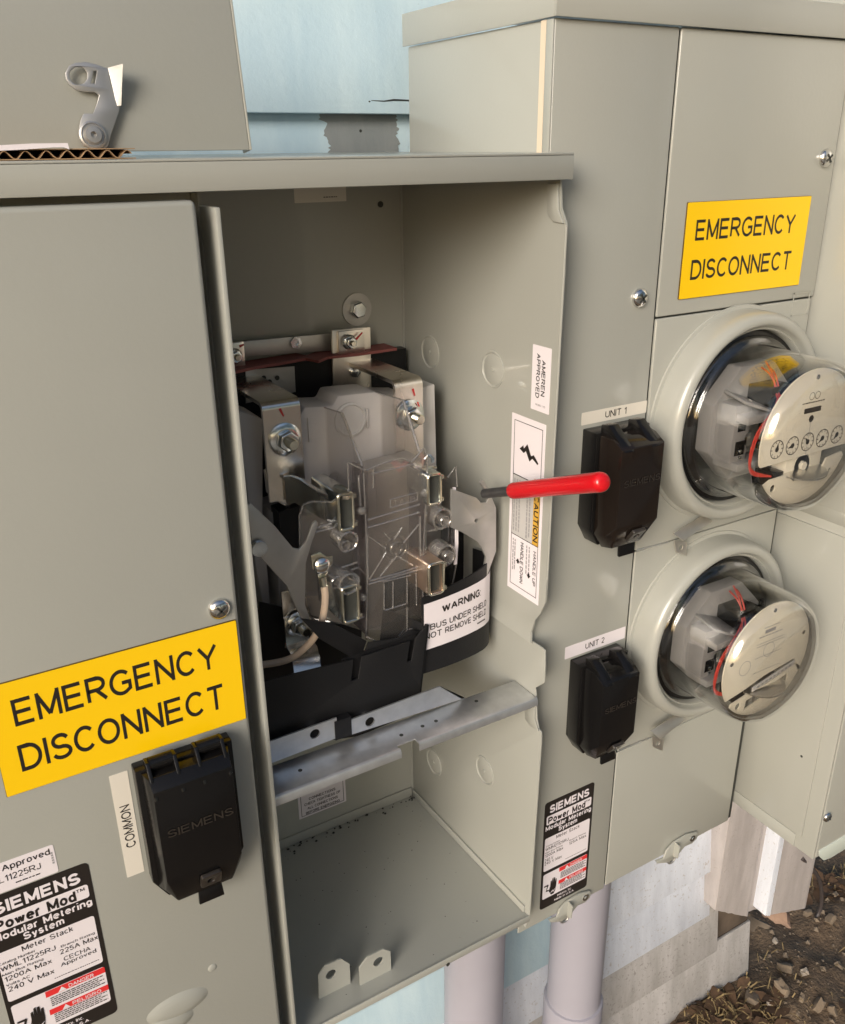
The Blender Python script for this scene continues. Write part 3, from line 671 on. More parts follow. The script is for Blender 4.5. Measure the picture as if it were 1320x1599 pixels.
# ================================================================== CABINET WITH TWO METERS (middle)
FR = .588; XL, XS, XR = .4676, .5975, .8203; ZT, ZB = .0905, -.829
cb2 = thing('metering_cabinet', (.644, .70, -.83), 'tall grey metering cabinet carrying two round glass meters, right of the open one', 'cabinet')
MB().box(XL, XR, .5925, .808, ZB+.004, ZT).build('body', M['paint'], cb2, bevel=.0015)
MB().box(XL+.001, XR-.001, .5905, .5924, ZB+.004, ZT-.002).build('shadow_gap', M['gap'], cb2)
z1 = -.1445; z2 = -.3800; z3 = -.6292
def pan(x0, x1, z0, z1_, name, h=0.0): return MB().box(x0, x1, FR-h, .5904, z0, z1_).build(name, M['paint'], cb2, bevel=.0014, seg=3)
pan(XL, XS-.001, ZB, ZT, 'breaker_panel'); pan(XS+.001, XR, z1+.0008, ZT, 'upper_panel', .0006)
pan(XS+.001, XR-.004, z2+.0006, z1-.0008, 'meter_panel', .0012); pan(XS+.001, XR-.006, z3+.0006, z2-.0006, 'meter_panel', .0006); pan(XS+.001, XR-.008, ZB+.003, z3-.0006, 'lower_panel')
# side flange strip and cream strip seen above the hood
MB().box(XL-.0012, XL-.0001, .597, .6035, -.02, ZT-.0005).build('cream_strip', M['creamstrip'], cb2)
MB().box(XL-.0016, XL-.0001, .588, .5965, -.02, ZT-.0005).build('side_flange', M['paint'], cb2, bevel=.0005)
# cap
cz0, cz1 = .0908, .118
MB().box(XL-.0035, XR+.002, .583, .5848, cz0, cz1).build('cap_lip', M['paint'], cb2, bevel=.0008)
MB().box(XL-.0035, XL-.0018, .5849, .812, cz0, cz1).build('cap_lip', M['paint'], cb2, bevel=.0005)
MB().box(XL-.0017, XR+.002, .5849, .812, cz1-.0025, cz1-.0005).build('cap', M['paint'], cb2)
slot_screw('cover_screw', onY(998, 465, FR), (0, -1, 0), .0085, cb2); slot_screw('cover_screw', onY(1288, 247, FR-.0006), (0, -1, 0), .0085, cb2)
# embossed corner rectangle on the first meter panel
fr_ = FY(FR-.0012); a0 = fr_.px(1240, 458); a1 = fr_.px(1260, 490)
for q4 in ((a0[0], a1[0], a0[1]-.001, a0[1]), (a0[0], a1[0], a1[1], a1[1]+.001), (a0[0], a0[0]+.001, a1[1], a0[1]), (a1[0]-.001, a1[0], a1[1], a0[1])):
    plate(fr_, [(q4[0], q4[2]), (q4[1], q4[2]), (q4[1], q4[3]), (q4[0], q4[3])], 0, .0005).build('embossed_edge', M['paint'], cb2)
hasp(cb2, 0, 0, .586); hasp(cb2, 167, -92, .586)
# flat spring latches between the meters
def latch(pp, lp, wire):
    fr = Fr(onY(*pp[0], .574), (1, 0, .05), (0, .5, .86))
    pxplate(fr, pp, 0, .0014).build('spring_latch', M['latchsteel'], cb2, bevel=.0004)
    f2 = FY(.5765); cx = sum(q[0] for q in lp)/4; cy = sum(q[1] for q in lp)/4
    plate(f2, [f2.px(*p) for p in lp], 0, .0014, [circ(*f2.px(cx, cy), .0030, 12)]).build('latch_loop', M['latchsteel'], cb2, bevel=.0003)
    MB().tube([onY(*wire[0], .5858), onY(*wire[1], .5855)], .0007, 6).build('seal_wire', M['galv'], cb2)
zz7 = lambda x, y: (840+x/2.75, 800+y/2.75)
latch([zz7(*p) for p in ((578, 92), (625, 125), (752, 48), (705, 22))], [zz7(*p) for p in ((583, 118), (638, 126), (634, 184), (590, 170))], (zz7(425, 162), zz7(560, 128)))
latch([zz7(*p) for p in ((482, 938), (525, 975), (640, 895), (595, 872))], [zz7(*p) for p in ((488, 960), (540, 970), (532, 1022), (492, 1005))], (zz7(350, 1022), zz7(480, 970)))

# ================================================================== END CABINET (right edge)
X3 = .8235; F3 = .4695
cb3 = thing('metering_cabinet', (1.0, .64, -.81), 'deep grey end cabinet at the right edge, its pale side facing the meters', 'cabinet')
zr = -.3765
MB().box(X3+.003, 1.18, F3+.003, .808, -.806, zr).build('lower_body', M['paint'], cb3, bevel=.0015)
MB().box(X3-.0005, 1.18, F3-.002, .808, zr+.014, .16).build('upper_body', M['paint'], cb3, bevel=.002)
MB().prism([(X3+.0031, .59, zr-.002), (X3-.0002, .59, zr+.015), (X3-.0002, F3, zr+.015), (X3+.0031, F3, zr-.002)], (.02, 0, 0)).build('step_ledge', M['paint'], cb3, bevel=.0008)
MB().box(X3+.0008, X3+.003, F3+.022, .60, -.785, zr-.012).build('side_panel', M['paint'], cb3, bevel=.0006)
MB().box(X3+.0014, X3+.003, F3+.03, .60, -.805, -.7862).build('bottom_flange', M['paint'], cb3, bevel=.0005)
MB().box(X3+.0030, 1.18, F3, F3+.0028, -.80, zr).build('front_cover', M['paint'], cb3, bevel=.0012)
M['mint'] = mat('pale_mint_enamel', (.50, .55, .50), .35)
fr_ = FY(F3-.001)
plate(fr_, [(X3+.006, -.79), (X3+.009, -.80), (X3+.02, -.812), (X3+.034, -.815), (1.18, -.815), (1.18, -.79)], 0, -.0018).build('rounded_lip', M['mint'], cb3, bevel=.0005)
slot_screw('cover_screw', onY(1291, 1275, F3), (0, -1, 0), .0065, cb3)
q_ = onX(1252, 1181, X3+.0008); MB().lathe(q_, (-1, 0, 0), [(.0016, -.001), (.0016, .0003), (0, .0004)], 10).build('side_hole', M['gap'], cb3)

# ================================================================== METER SOCKET inside the open cabinet
SK = thing('meter_socket', (.34, .70, -.50), 'meter socket with tinned bus straps, jaws and clear shield inside the open cabinet', 'meter socket')
def P3(px, py, Y): return onY(px, py, Y)
# black board standing in for the dark void behind, and moulded base
MB().box(.19, .455, .80, .812, -.47, -.192).build('void_board', M['blackm'], SK)
fb = FY(.712)
pxplate(fb, [(468, 650), (476, 636), (520, 634), (528, 618), (585, 612), (600, 618), (640, 618), (640, 985), (470, 985)], 0, -.04).build('moulded_base', M['mould'], SK, bevel=.002)
pxplate(FY(.716), [(426, 800), (469, 785), (469, 985), (440, 965)], 0, -.04).build('moulded_side', M['mould'], SK, bevel=.001)
pxplate(FY(.69), [(405, 940), (470, 955), (565, 985), (565, 1070), (405, 1090)], 0, -.002).build('dark_backing', M['blackm'], SK)  # black sheet stands in for the dark interior at lower left
pxplate(FY(.6165), [(535, 1030), (575, 1015), (650, 990), (650, 1070), (540, 1110)], 0, -.002).build('dark_backing', M['blackm'], SK)  # black sheet behind the slots stands in for their dark depth
pxplate(FY(.722), [(372, 640), (395, 648), (412, 655), (412, 800), (425, 960), (415, 968), (398, 880), (385, 760)], 0, -.045).build('moulded_side', M['mould'], SK, bevel=.003)
pxplate(FY(.715), [(640, 640), (655, 607), (679, 600), (682, 720), (684, 830), (640, 830)], 0, -.03).build('moulded_side', M['mould2'], SK, bevel=.001)
c = fb.px(547, 655)
MB().lathe(fb.p(c[0], c[1], 0), (0, -1, 0), [(.0165, -.0005), (.0165, .002), (.0145, .0028), (.0135, .0008), (.006, .0006), (0, .0006)], 36).build('moulded_ring', M['mould2'], SK)
for x0, x1, y0, y1 in ((479, 484, 652, 690), (571, 575, 638, 668)):
    a = fb.px(x0, y0); b_ = fb.px(x1, y1)
    plate(fb, [(a[0], b_[1]), (b_[0], b_[1]), (b_[0], a[1]), (a[0], a[1])], 0, .0022).build('moulded_rib', M['mould'], SK, bevel=.0006)
c = fb.pw(523, 745); MB().lathe(c, (0, -1, 0), [(.006, 0), (.0055, .0012), (.0025, .0014), (.0023, .0004), (0, .0003)], 20).build('moulded_screw', M['steel'], SK)
# strap on the back wall, red fibre barrier, upper bus tabs
f8 = FY(.808)
pxplate(f8, [(366, 538), (384, 532), (520, 520), (520, 547), (384, 556), (366, 560)], 0, .0022).build('support_strip', M['steel'], SK, bevel=.0005)
MB().lathe(f8.pw(460, 534, .002), (0, -1, 0), [(.006, 0), (.006, .003), (.003, .0032), (.0028, .001), (0, .001)], 6).build('strip_screw', M['zinc'], SK)
MB().lathe(onY(557, 483, BK), (0, -1, 0), [(.0165, 0), (.0165, .0016), (.007, .0018), (.0068, .0018), (0, .0018)], 40).build('wall_washer', M['steel'], SK)
hexnut(onY(557, 483, BK-.0018), (0, -1, 0), .0085, .008, (1, 0, .2)).build('wall_bolt', M['zinc'], SK, bevel=.0004)
fbar = FY(.80)
rb = [(366, 582), (403, 575), (403, 579), (424, 575), (424, 571), (478, 563), (500, 566), (516, 561), (620, 548), (619, 542), (520, 552), (440, 560), (366, 573)]
pts_ = [onZ(a, b_, -.189) for a, b_ in ((366, 584), (408, 575), (440, 570), (478, 563), (498, 567), (512, 561), (560, 556), (620, 547))]
back = [Vector((p.x, p.y+.028, p.z)) for p in reversed(pts_)]
MB().prism(pts_+back, (0, 0, .0026)).build('fibre_barrier', M['redfib'], SK)
def bus_tab(px, nutpx, Y):
    fr = FY(Y); t_ = pxplate(fr, px, 0, -.003).build('bus_tab', M['tin'], SK, bevel=.0006)
    return t_
ft = FY(.795)
pxplate(ft, [(519, 516), (579, 511), (580, 570), (581, 640), (521, 640)], 0, -.004).build('bus_tab', M['tin'], SK, bevel=.0007)
pxplate(FY(.789), [(529, 518), (569, 514), (570, 550), (530, 553)], 0, -.004).build('clamp_plate', M['tin'], SK, bevel=.0005)
pxplate(ft, [(350, 538), (381, 533), (384, 574), (350, 576)], 0, -.004).build('bus_tab', M['tin'], SK, bevel=.0007)
def stud(px, py, Y, rw, rn, ln, names=('washer', 'nut', 'stud'), m='zinc', mark=None):
    c = onY(px, py, Y)
    MB().lathe(c, (0, -1, 0), [(rw, 0), (rw, .0012), (rw*.8, .0028), (rn*.9, .0032), (0, .0032)], 36).build(names[0], M['zinc'], SK)
    hexnut(c+Vector((0, -.0032, 0)), (0, -1, 0), rn, rn*.8, (.9, 0, .3)).build(names[1], M['zinc'], SK, bevel=.0005)
    prof = [(rn*.48, 0)]
    for k in range(int(ln/.0012)): prof += [(rn*.50, k*.0012+.0003), (rn*.44, k*.0012+.0009)]
    prof += [(rn*.4, ln), (0, ln)]
    MB().lathe(c+Vector((0, -.0032-rn*.7, 0)), (0, -1, 0), prof, 20).build(names[2], M['yzinc'], SK)
    return c
stud(545, 534, .785, .0075, .0058, .004); stud(366, 556, .789, .0075, .0058, .004)
def mark(a, b_, Y, wd=.0012, m='redpaint'):
    p, q = onY(*a, Y), onY(*b_, Y); d = (q-p).normalized(); e = Vector((-d.z, 0, d.x))*wd
    MB().prism([p-e, q-e*.6, q+e*.6, p+e], (0, -.0003, 0)).build('torque_mark', M[m], SK)
mark((556, 530), (566, 519), .7848); mark((374, 541), (381, 538), .7948)
MB().lathe(ft.pw(553, 580, .0), (0, -1, 0), [(.006, 0), (.006, .004), (.003, .005), (0, .005)], 6).build('tab_bolt', M['zinc'], SK, bevel=.0004)
mb = MB()
for a, b_ in ((412, 590), (421, 596), (433, 590)): mb.lathe(onY(a, b_, .799), (0, -1, 0), [(.0024, 0), (.0024, .0006), (0, .0006)], 10)
pxplate(FY(.7995), [(384, 578), (460, 572), (462, 612), (384, 630)], 0, -.002).build('rear_plate', M['steel'], SK); mb.build('plate_hole', M['gap'], SK)
# S-shaped bus straps
def strap(xl, xr, zt, Yb, Yf, zb, m):
    R_ = .0075; pth = [(xl, Yb, zt)]
    for k in range(0, 7):
        a = math.radians(15*k); pth.append((xl, Yf+R_-R_*math.sin(a), zt-R_+R_*math.cos(a)))
    pth.append((xl, Yf, zb))
    return MB().sheet(pth, (xr-xl, 0, 0), .0036).build('bus_strap', M[m], SK, ang=50)
strap(.2545, .2895, -.1985, .80, .6985, -.290, 'tin'); strap(.3855, .4155, -.1975, .80, .6995, -.284, 'tin')
stud(445, 686, .698, .0150, .0098, .011); stud(640, 648, .698, .0150, .0098, .011)
mark((437, 638), (443, 650), .6984, .0011); mark((645, 607), (648, 618), .6990, .0009); mark((652, 628), (655, 635), .694, .0009)
pxplate(FY(.7035), [(414, 735), (440, 722), (470, 740), (452, 795), (436, 785), (418, 770)], 0, -.004).build('bus_foot', M['tin'], SK, bevel=.0006)
MB().lathe(onY(428, 768, .7033), (0, -1, 0), [(.0028, 0), (.0024, .0012), (0, .0014)], 14).build('foot_rivet', M['steel'], SK)
# jaws: folded spring loops with a slot
def jaw(px, py, wpx, hpx, Y, dep, m='yzinc', cap=True):
    fr = FY(Y); x0, z1_ = fr.px(px-wpx/2, py-hpx/2); x1, z0 = fr.px(px+wpx/2, py+hpx/2)
    cx, cz = fr.px(px, py); w_ = (fr.px(px+wpx/2, py)[0]-fr.px(px-wpx/2, py)[0]); h_ = fr.px(px, py-hpx/2)[1]-fr.px(px, py+hpx/2)[1]
    x0, x1, z0, z1_ = cx-w_/2, cx+w_/2, cz-h_/2, cz+h_/2; t_ = .0020
    plate(fr, rrect(x0, x1, z0, z1_, .003, 4), 0, -dep, [rrect(x0+t_, x1-t_*1.2, z0+t_, z1_-t_, .0012, 3)]).build('jaw', M['zinc' if m == 'yzinc' else m], SK, bevel=.0004)
    lp_ = [fr.p(a, b_, .0004) for a, b_ in rrect(x0+.001, x1-.001, z0+.001, z1_-.001, .003, 4)]; MB().tube(lp_+[lp_[0]], .0014, 8, False).build('jaw_rim', M['yzinc'], SK)
    MB().box(x0+t_*.9, x1-t_, Y+.0035, Y+.005, z0+t_*.9, z1_-t_*.9).build('jaw_slot_shade', M['gap'], SK)  # dark plate just inside the opening stands in for the slot's shade
    if cap:
        for zc in (z1_-.005, z0+.004):
            MB().box(x1-.0008, x1+.0028, Y-.0006, Y+.003, zc-.0018, zc+.0018).build('jaw_tab', M['yzinc'], SK, bevel=.0005)
jaw(678, 764, 22, 50, .624, .036); jaw(681, 903, 25, 50, .612, .036, 'copper')
jaw(540, 799, 26, 60, .624, .052); jaw(547, 943, 28, 58, .622, .050)
MB().sheet([P3(444, 742, .6975), P3(458, 741, .693), P3(474, 747, .680), P3(500, 764, .656), P3(522, 772, .640), P3(548, 772, .6245)], (0, 0, -.0035), .0045).build('jaw_strap', M['tin'], SK, bevel=.0005)
MB().sheet([P3(446, 747, .697), P3(460, 745, .690), P3(474, 752, .680), P3(500, 768, .657), P3(520, 776, .642)], (0, 0, -.024), .0022).build('jaw_strap', M['tin'], SK, bevel=.0005)
MB().sheet([P3(516, 762, .650), P3(528, 755, .640), P3(542, 760, .632), P3(552, 773, .625)], (0, 0, -.003), .0022).build('spring_clip', M['zinc'], SK)
# clip above the right upper jaw
join(MB().sheet([P3(648, 722, .65), P3(662, 730, .645), P3(676, 738, .638), P3(690, 742, .634)], (0, 0, -.012), .002), MB().sheet([P3(662, 716, .65), P3(668, 710, .648), P3(674, 716, .646), P3(675, 724, .645)], (.003, 0, 0), .0015)).build('spring_clip', M['zinc'], SK)
MB().sheet([P3(650, 735, .645), P3(664, 727, .640), P3(682, 728, .637)], (0, 0, -.0018), .0016).build('spring_clip', M['yzinc'], SK)
# inner dark pieces seen through the shield
pxplate(FY(.700), [(436, 800), (468, 790), (470, 862), (440, 850)], 0, -.02).build('arc_chamber', M['blackm'], SK)
pxplate(FY(.69), [(470, 930), (540, 930), (540, 975), (470, 975)], 0, -.02).build('arc_chamber', M['mould'], SK, bevel=.002)
pxplate(FY(.66), [(606, 905), (640, 893), (640, 948), (606, 958)], 0, -.01).build('arc_chamber', M['blackm'], SK)

pxplate(FY(.668), [(575, 738), (660, 716), (660, 958), (575, 984)], 0, -.03).build('inner_block', M['brown'], SK, bevel=.001)
pxplate(FY(.700), [(470, 806), (570, 800), (570, 972), (470, 962)], 0, -.01).build('inner_block', M['brown'], SK, bevel=.001)
# clear shield
S = .630; fs_ = FY(S)
main = [(571, 735), (600, 722), (628, 716), (640, 722), (652, 712), (662, 700), (668, 716), (668, 800), (664, 960), (662, 985), (640, 982), (622, 998), (590, 1004), (572, 994)]
sh = pxplate(fs_, main, 0, -.0022).build('clear_shield', M['polymain'], SK, bevel=.0004)
lw = [(470, 800), (480, 784), (545, 784), (571, 790), (571, 985), (545, 975), (520, 972), (500, 968), (473, 962)]
pxplate(FY(S+.006), lw, 0, -.002).build('clear_wing', M['poly'], SK, bevel=.0004)
rw = [(668, 742), (700, 745), (712, 728), (714, 780), (713, 880), (705, 922), (694, 930), (664, 930), (668, 800)]
pxplate(FY(S+.006), rw, 0, -.002).build('clear_wing', M['poly'], SK, bevel=.0004)
def sidewall(pa, pb, dep, name='clear_side'):
    a, b_ = onY(*pa, S), onY(*pb, S)
    MB().prism([a, b_, b_+Vector((0, dep, 0)), a+Vector((0, dep, 0))], (.0022, 0, 0)).build(name, M['polydark'], SK)
sidewall((543, 722), (571, 1000), .0); sidewall((571, 735), (572, 992), .026); sidewall((662, 735), (660, 970), .026)
q = [onY(x, y, S) for x, y in ((543, 722), (571, 735), (573, 792), (546, 786))]
MB().prism(q, (0, .002, 0)).build('clear_flap', M['poly'], SK, bevel=.0003)
# raised lines moulded in the shield
def ribs(lines, Y, r, name='shield_rib', m='polyedge'):
    mb = MB()
    for ln in lines: mb.tube([onY(a, b_, Y) for a, b_ in ln], r, 6)
    return mb.build(name, M[m], SK)
ribs([[(574, 824), (600, 817), (655, 800)], [(574, 812), (655, 788)], [(574, 834), (575, 904)], [(656, 806), (657, 882)],
      [(577, 907), (620, 896), (657, 884)], [(576, 912), (657, 889)]], S-.0006, .0009)
ribs([[(576, 838), (602, 856)], [(630, 848), (655, 818)], [(577, 905), (604, 862)], [(594, 900), (620, 868)], [(620, 868), (645, 883)], [(616, 842), (628, 824)], [(634, 862), (652, 872)], [(600, 832), (610, 843)]], S-.0006, .0007)
ribs([[(600, 912), (600, 952)], [(614, 908), (614, 950)], [(636, 902), (636, 942)], [(601, 953), (634, 943)], [(597, 909), (642, 898)], [(650, 896), (651, 945)]], S-.0006, .0007)
ribs([[(543, 722), (546, 786)], [(543, 722), (571, 735), (600, 723), (628, 716), (642, 722), (652, 712), (662, 700)], [(568, 738), (571, 800), (574, 900), (572, 992)], [(560, 742), (563, 790)], [(584, 728), (583, 762)], [(580, 740), (650, 724)],
      [(662, 700), (668, 716), (664, 800), (660, 900), (662, 960)], [(572, 994), (590, 1003), (622, 997), (640, 982), (664, 984), (672, 966), (662, 955)], [(636, 948), (636, 985)]], S, .0008)
ribs([[(469, 862), (468, 805), (474, 788), (486, 783), (522, 784)], [(473, 962), (500, 968), (520, 972), (545, 975), (556, 968), (571, 962)], [(512, 812), (544, 822), (560, 812)], [(489, 826), (518, 817)], [(490, 832), (520, 824)], [(534, 886), (558, 878)], [(535, 894), (560, 886), (572, 898)]], S+.004, .0009)
ribs([[(700, 745), (712, 728), (714, 760)], [(668, 830), (700, 822), (712, 800)], [(672, 868), (700, 862)], [(664, 930), (694, 930), (705, 922), (713, 880)]], S+.004, .0008)
MB().sheet([P3(708, 762, S), P3(712, 800, S), P3(712, 850, S), P3(710, 882, S)], (.0028, 0, 0), .0016).build('shield_edge', M['white'], SK)
for a, b_, r_, dd in ((617, 855, .0068, .003), (617, 855, .0128, .0012), (536, 840, .0098, .010), (538, 905, .0105, .010), (522, 906, .006, .006), (684, 806, .0105, .008), (688, 862, .0112, .010), (531, 844, .0045, .012), (686, 808, .005, .010), (691, 863, .006, .012)):
    MB().lathe(onY(a, b_, S+.004), (0, -1, 0), [(r_, -.006), (r_, dd), (r_*.86, dd+.0008), (r_*.78, dd), (r_*.74, -.004)], 28).build('clear_boss', M['polyedge'], SK)
for a, b_ in ((562, 797), (566, 932), (662, 770), (664, 918), (565, 797)):
    MB().lathe(onY(a, b_, S-.001), (0, -1, 0), [(.0035, 0), (.003, .003), (0, .004)], 14).build('shield_clip', M['polyedge'], SK)
# upright clear barriers with a sloping front edge
def fin(px, Yf):
    X = onY(*px[2], Yf).x; ps = [onX(a, b_, X) for a, b_ in px]
    ps = [Vector((X, max(.63, min(.72, p.y)), p.z)) for p in ps]
    MB().prism(ps, (.0018, 0, 0)).build('clear_barrier', M['poly'], SK)
    mb = MB(); mb.tube(ps+[ps[0]], .0009, 6, False); mb.tube([ps[1], ps[2]], .0014, 8); mb.build('barrier_edge', M['polyedge'], SK)
fin([(487, 627), (534, 645), (566, 728), (545, 765), (493, 740)], .640)
fin([(578, 608), (630, 625), (655, 706), (640, 722), (584, 716)], .640)
mb = MB(); put_text(mb, 'TALB', fs_, fs_.px(614, 0+790)[0], fs_.px(648, 775)[0], fs_.px(614, 790)[1], fs_.px(614, 781)[1], .0010, bold=.01)
mb.build('embossed_lettering', M['polyedge'], SK)
ribs([[(610, 780), (652, 769)], [(652, 769), (652, 781)], [(652, 781), (610, 793)], [(610, 793), (610, 780)]], S-.0004, .0006)

# bypass arms, red handle
fa = FY(.622)
la = [(384, 790), (392, 786), (430, 822), (458, 856), (468, 858), (478, 845), (488, 818), (494, 813), (498, 818), (486, 852), (478, 880), (477, 945), (486, 970), (508, 991), (503, 996), (478, 978), (462, 948), (448, 915), (425, 890), (396, 858)]
pxplate(FY(.629), la, 0, -.0028).build('bypass_arm', M['steel'], SK, bevel=.0008)
MB().lathe(onY(404, 856, .626), (0, -1, 0), [(.007, 0), (.0065, .003), (.003, .0034), (0, .0034)], 18).build('arm_pivot', M['zinc'], SK)
ra = [(705, 764), (712, 766), (745, 778), (752, 786), (760, 785), (763, 778), (757, 765), (750, 754), (753, 750), (757, 752), (763, 765), (775, 793), (775, 861), (768, 880), (757, 911), (752, 914), (749, 909), (757, 885), (759, 870), (752, 855), (746, 846), (722, 831), (705, 824)]
fra = FY(.626); hx, hz = fra.px(744, 813)
plate(fra, [fra.px(*p) for p in ra], 0, -.0026, [circ(hx, hz, .002, 12)]).build('bypass_arm', M['steel'], SK, bevel=.0006)
XH = .4335
h0 = onX(740, 774, XH); h1 = onX(800, 766.5, XH); h2 = onX(945, 752, XH)
d = (h2-h1).normalized(); h0 = h1-d*.045
MB().tube([h0, h1+d*.01], .0046, 14).build('lever_rod', M['darksteel'], SK)
pr = []; L_ = (h2-h1).length
prof = [(0, 0), (.0062, .0002), (.0072, .0014), (.0076, .005)]+[(.0076+.0004*k/6, L_*k/6*.9) for k in range(1, 7)]+[(.0080, L_*.955), (.0074, L_*.978), (.0060, L_*.993), (.0036, L_*1.0), (0, L_*1.003)]
MB().lathe(h1, d, prof, 28).build('handle_grip', M['red'], SK)

# black shields
fs2 = FY(.6115)
bp_ = [(405, 1058), (440, 1050), (516, 1033), (545, 1026), (553, 1023), (560, 1022), (600, 1008), (640, 995), (662, 972), (668, 975), (655, 1085), (655, 1110), (560, 1150), (405, 1170)]
slots = [[(556, 1024), (565, 1021), (560, 1060), (549, 1064)], [(642, 1000), (648, 998), (643, 1032), (636, 1034)]]
pxplate(fs2, [(405, 1066), (552, 1030), (549, 1064), (560, 1060), (565, 1026), (641, 1001), (636, 1034), (643, 1032), (649, 998), (668, 976), (656, 1082), (656, 1110), (560, 1150), (405, 1172)], 0, -.002).build('lower_shield', M['blackm'], SK, bevel=.0004)
MB().box(fs2.px(517, 1130)[0], fs2.px(543, 1130)[0], .6030, .6112, -.49, fs2.px(517, 1120)[1]).build('shield_tongue', M['blackm'], SK)
q = [onY(668, 976, .6135), onY(655, 1090, .6135)]
MB().prism([q[0], q[1], q[1]+Vector((-.02, .05, 0)), q[0]+Vector((-.02, .05, 0))], (.0015, 0, 0)).build('shield_return', M['blackm'], SK)
pxplate(FY(.617), [(470, 966), (520, 974), (573, 1001), (566, 1022), (548, 1026), (500, 998)], 0, -.002).build('shield_funnel', M['blackm'], SK, bevel=.0004)
pxplate(FY(.6175), [(576, 1003), (622, 998), (640, 984), (656, 986), (640, 1000), (568, 1024)], 0, -.002).build('shield_funnel', M['blackm'], SK, bevel=.0004)
pxplate(FY(.70), [(690, 812), (712, 826), (752, 850), (760, 870), (760, 935), (690, 960)], 0, -.002).build('dark_backing', M['blackm'], SK)  # black sheet stands in for the dark hollow behind the bowed shield
# bowed shield carrying the warning label
aL, aM, aR = onY(650, 920, .628), onY(715, 905, .628), onY(763, 880, .640)
plan = [(.350,.6185),(.368,.6172),(.386,.6170),(.402,.6178),(.416,.6192),(.428,.6212),(.438,.6240),(.446,.6285),(.4515,.6340),(.4550,.6410),(.4572,.6500),(.4580,.6610),(.4582,.6730)]
def plan_at(s_):
    k = max(0, min(11.999, s_*12)); i = int(k); f = k-i; a, b_ = plan[i], plan[i+1]; return (a[0]+(b_[0]-a[0])*f, a[1]+(b_[1]-a[1])*f)
def bow(zt, zb_, off, s0=0.0, s1=1.0, n=24, thick=.0018):
    top, bot = [], []; v_ = []; f_ = []
    for k in range(n+1):
        s_ = s0+(s1-s0)*k/n; x, y = plan_at(s_)
        v_ += [(x, y-off, zt(s_)), (x, y-off, zb_(s_)), (x-.3*thick, y-off+thick, zb_(s_)), (x-.3*thick, y-off+thick, zt(s_))]
    for k in range(n):
        for c_ in range(4): f_.append((k*4+c_, (k+1)*4+c_, (k+1)*4+(c_+1) % 4, k*4+(c_+1) % 4))
    f_ += [(0, 1, 2, 3), tuple(n*4+c_ for c_ in (3, 2, 1, 0))]
    return MB().add(v_, f_)
SHT = onY(657, 938, .617).z
bow(lambda s_: SHT+.016*min(1, s_/.6)-.03*max(0, s_-.7), lambda s_: -.462, 0, .065).build('curved_shield', M['blackm'], SK, ang=60)
WARN = thing('warning_label', (.42, .63, -.44), 'white WARNING label wrapped round the curved black shield under the red lever', 'label')
LT, LB = onY(657, 946, .617).z, onY(662, 1016, .617).z
RT, RB = onY(762, 892, .631).z, onY(748, 973, .629).z
S0, S1 = .07, .62
def lz(s_, v_):
    f = (s_-S0)/(S1-S0); return (LT+(RT-LT)*f)*v_+(LB+(RB-LB)*f)*(1-v_)
bow(lambda s_: lz(s_, 1), lambda s_: lz(s_, 0), .0006, S0, S1, thick=.0003).build('label_sheet', M['white'], WARN, ang=60)
def wfn(x, y, h):
    s_ = S0+(S1-S0)*x; X_, Y_ = plan_at(s_); return Vector((X_, Y_-.0006-h, lz(s_, y)))
mb = MB()
put_text(mb, 'WARNING:', None, .16, .68, .70, .86, .0004, bold=.028, fn=wfn)
put_text(mb, 'BUS UNDER SHIELD', None, .05, .82, .41, .54, .0004, bold=.012, fn=wfn)
put_text(mb, 'NOT REMOVE SHIELD', None, .0, .81, .23, .36, .0004, bold=.012, fn=wfn)
for k in range(6):
    a = .62+.028*k; b_ = a+.022; mb.add([wfn(a, .12, .0004), wfn(b_, .12, .0004), wfn(b_, .15, .0004), wfn(a, .15, .0004)], [(0, 1, 2, 3)])
mb.build('lettering', M['ink'], WARN, fix=False, flat=True)
# lower left bus, stud, bonding wire
MB().sheet([P3(442, 965, .680), P3(446, 1008, .676), P3(450, 1018, .668), P3(455, 1026, .655), P3(457, 1040, .645), P3(459, 1060, .64)], (.026, 0, 0), -.003).build('lower_bus', M['tin'], SK, ang=60)
pxplate(FY(.679), [(440, 925), (475, 915), (490, 975), (492, 1005), (446, 1012)], 0, -.003).build('lower_bus', M['tin'], SK, bevel=.0005)
stud(466, 974, .676, .0125, .0092, .010)
mark((446, 1006), (458, 998), .6755, .0008)
pxplate(FY(.632), [(486, 868), (500, 862), (512, 870), (520, 868), (520, 880), (511, 896), (508, 905), (498, 905), (496, 895), (488, 888)], 0, -.0022).build('wire_lug', M['yzinc'], SK, bevel=.0005)
MB().lathe(onY(503, 884, .630), (0, -1, 0), [(.0075, 0), (.0075, .0012), (.0055, .003), (.003, .004), (0, .0042)], 24).build('lug_screw', M['chrome'], SK)
MB().tube([P3(503, 900, .630), P3(506, 914, .630)], .0036, 12).build('lug_barrel', M['yzinc'], SK)
MB().tube(smooth_path([P3(506, 912, .630), P3(508, 935, .628), P3(504, 965, .629), P3(493, 992, .632), P3(478, 1010, .636), P3(458, 1026, .640), P3(435, 1034, .650), P3(395, 1040, .662)]), .0032, 10).build('bonding_wire', M['wire_cream'], SK)

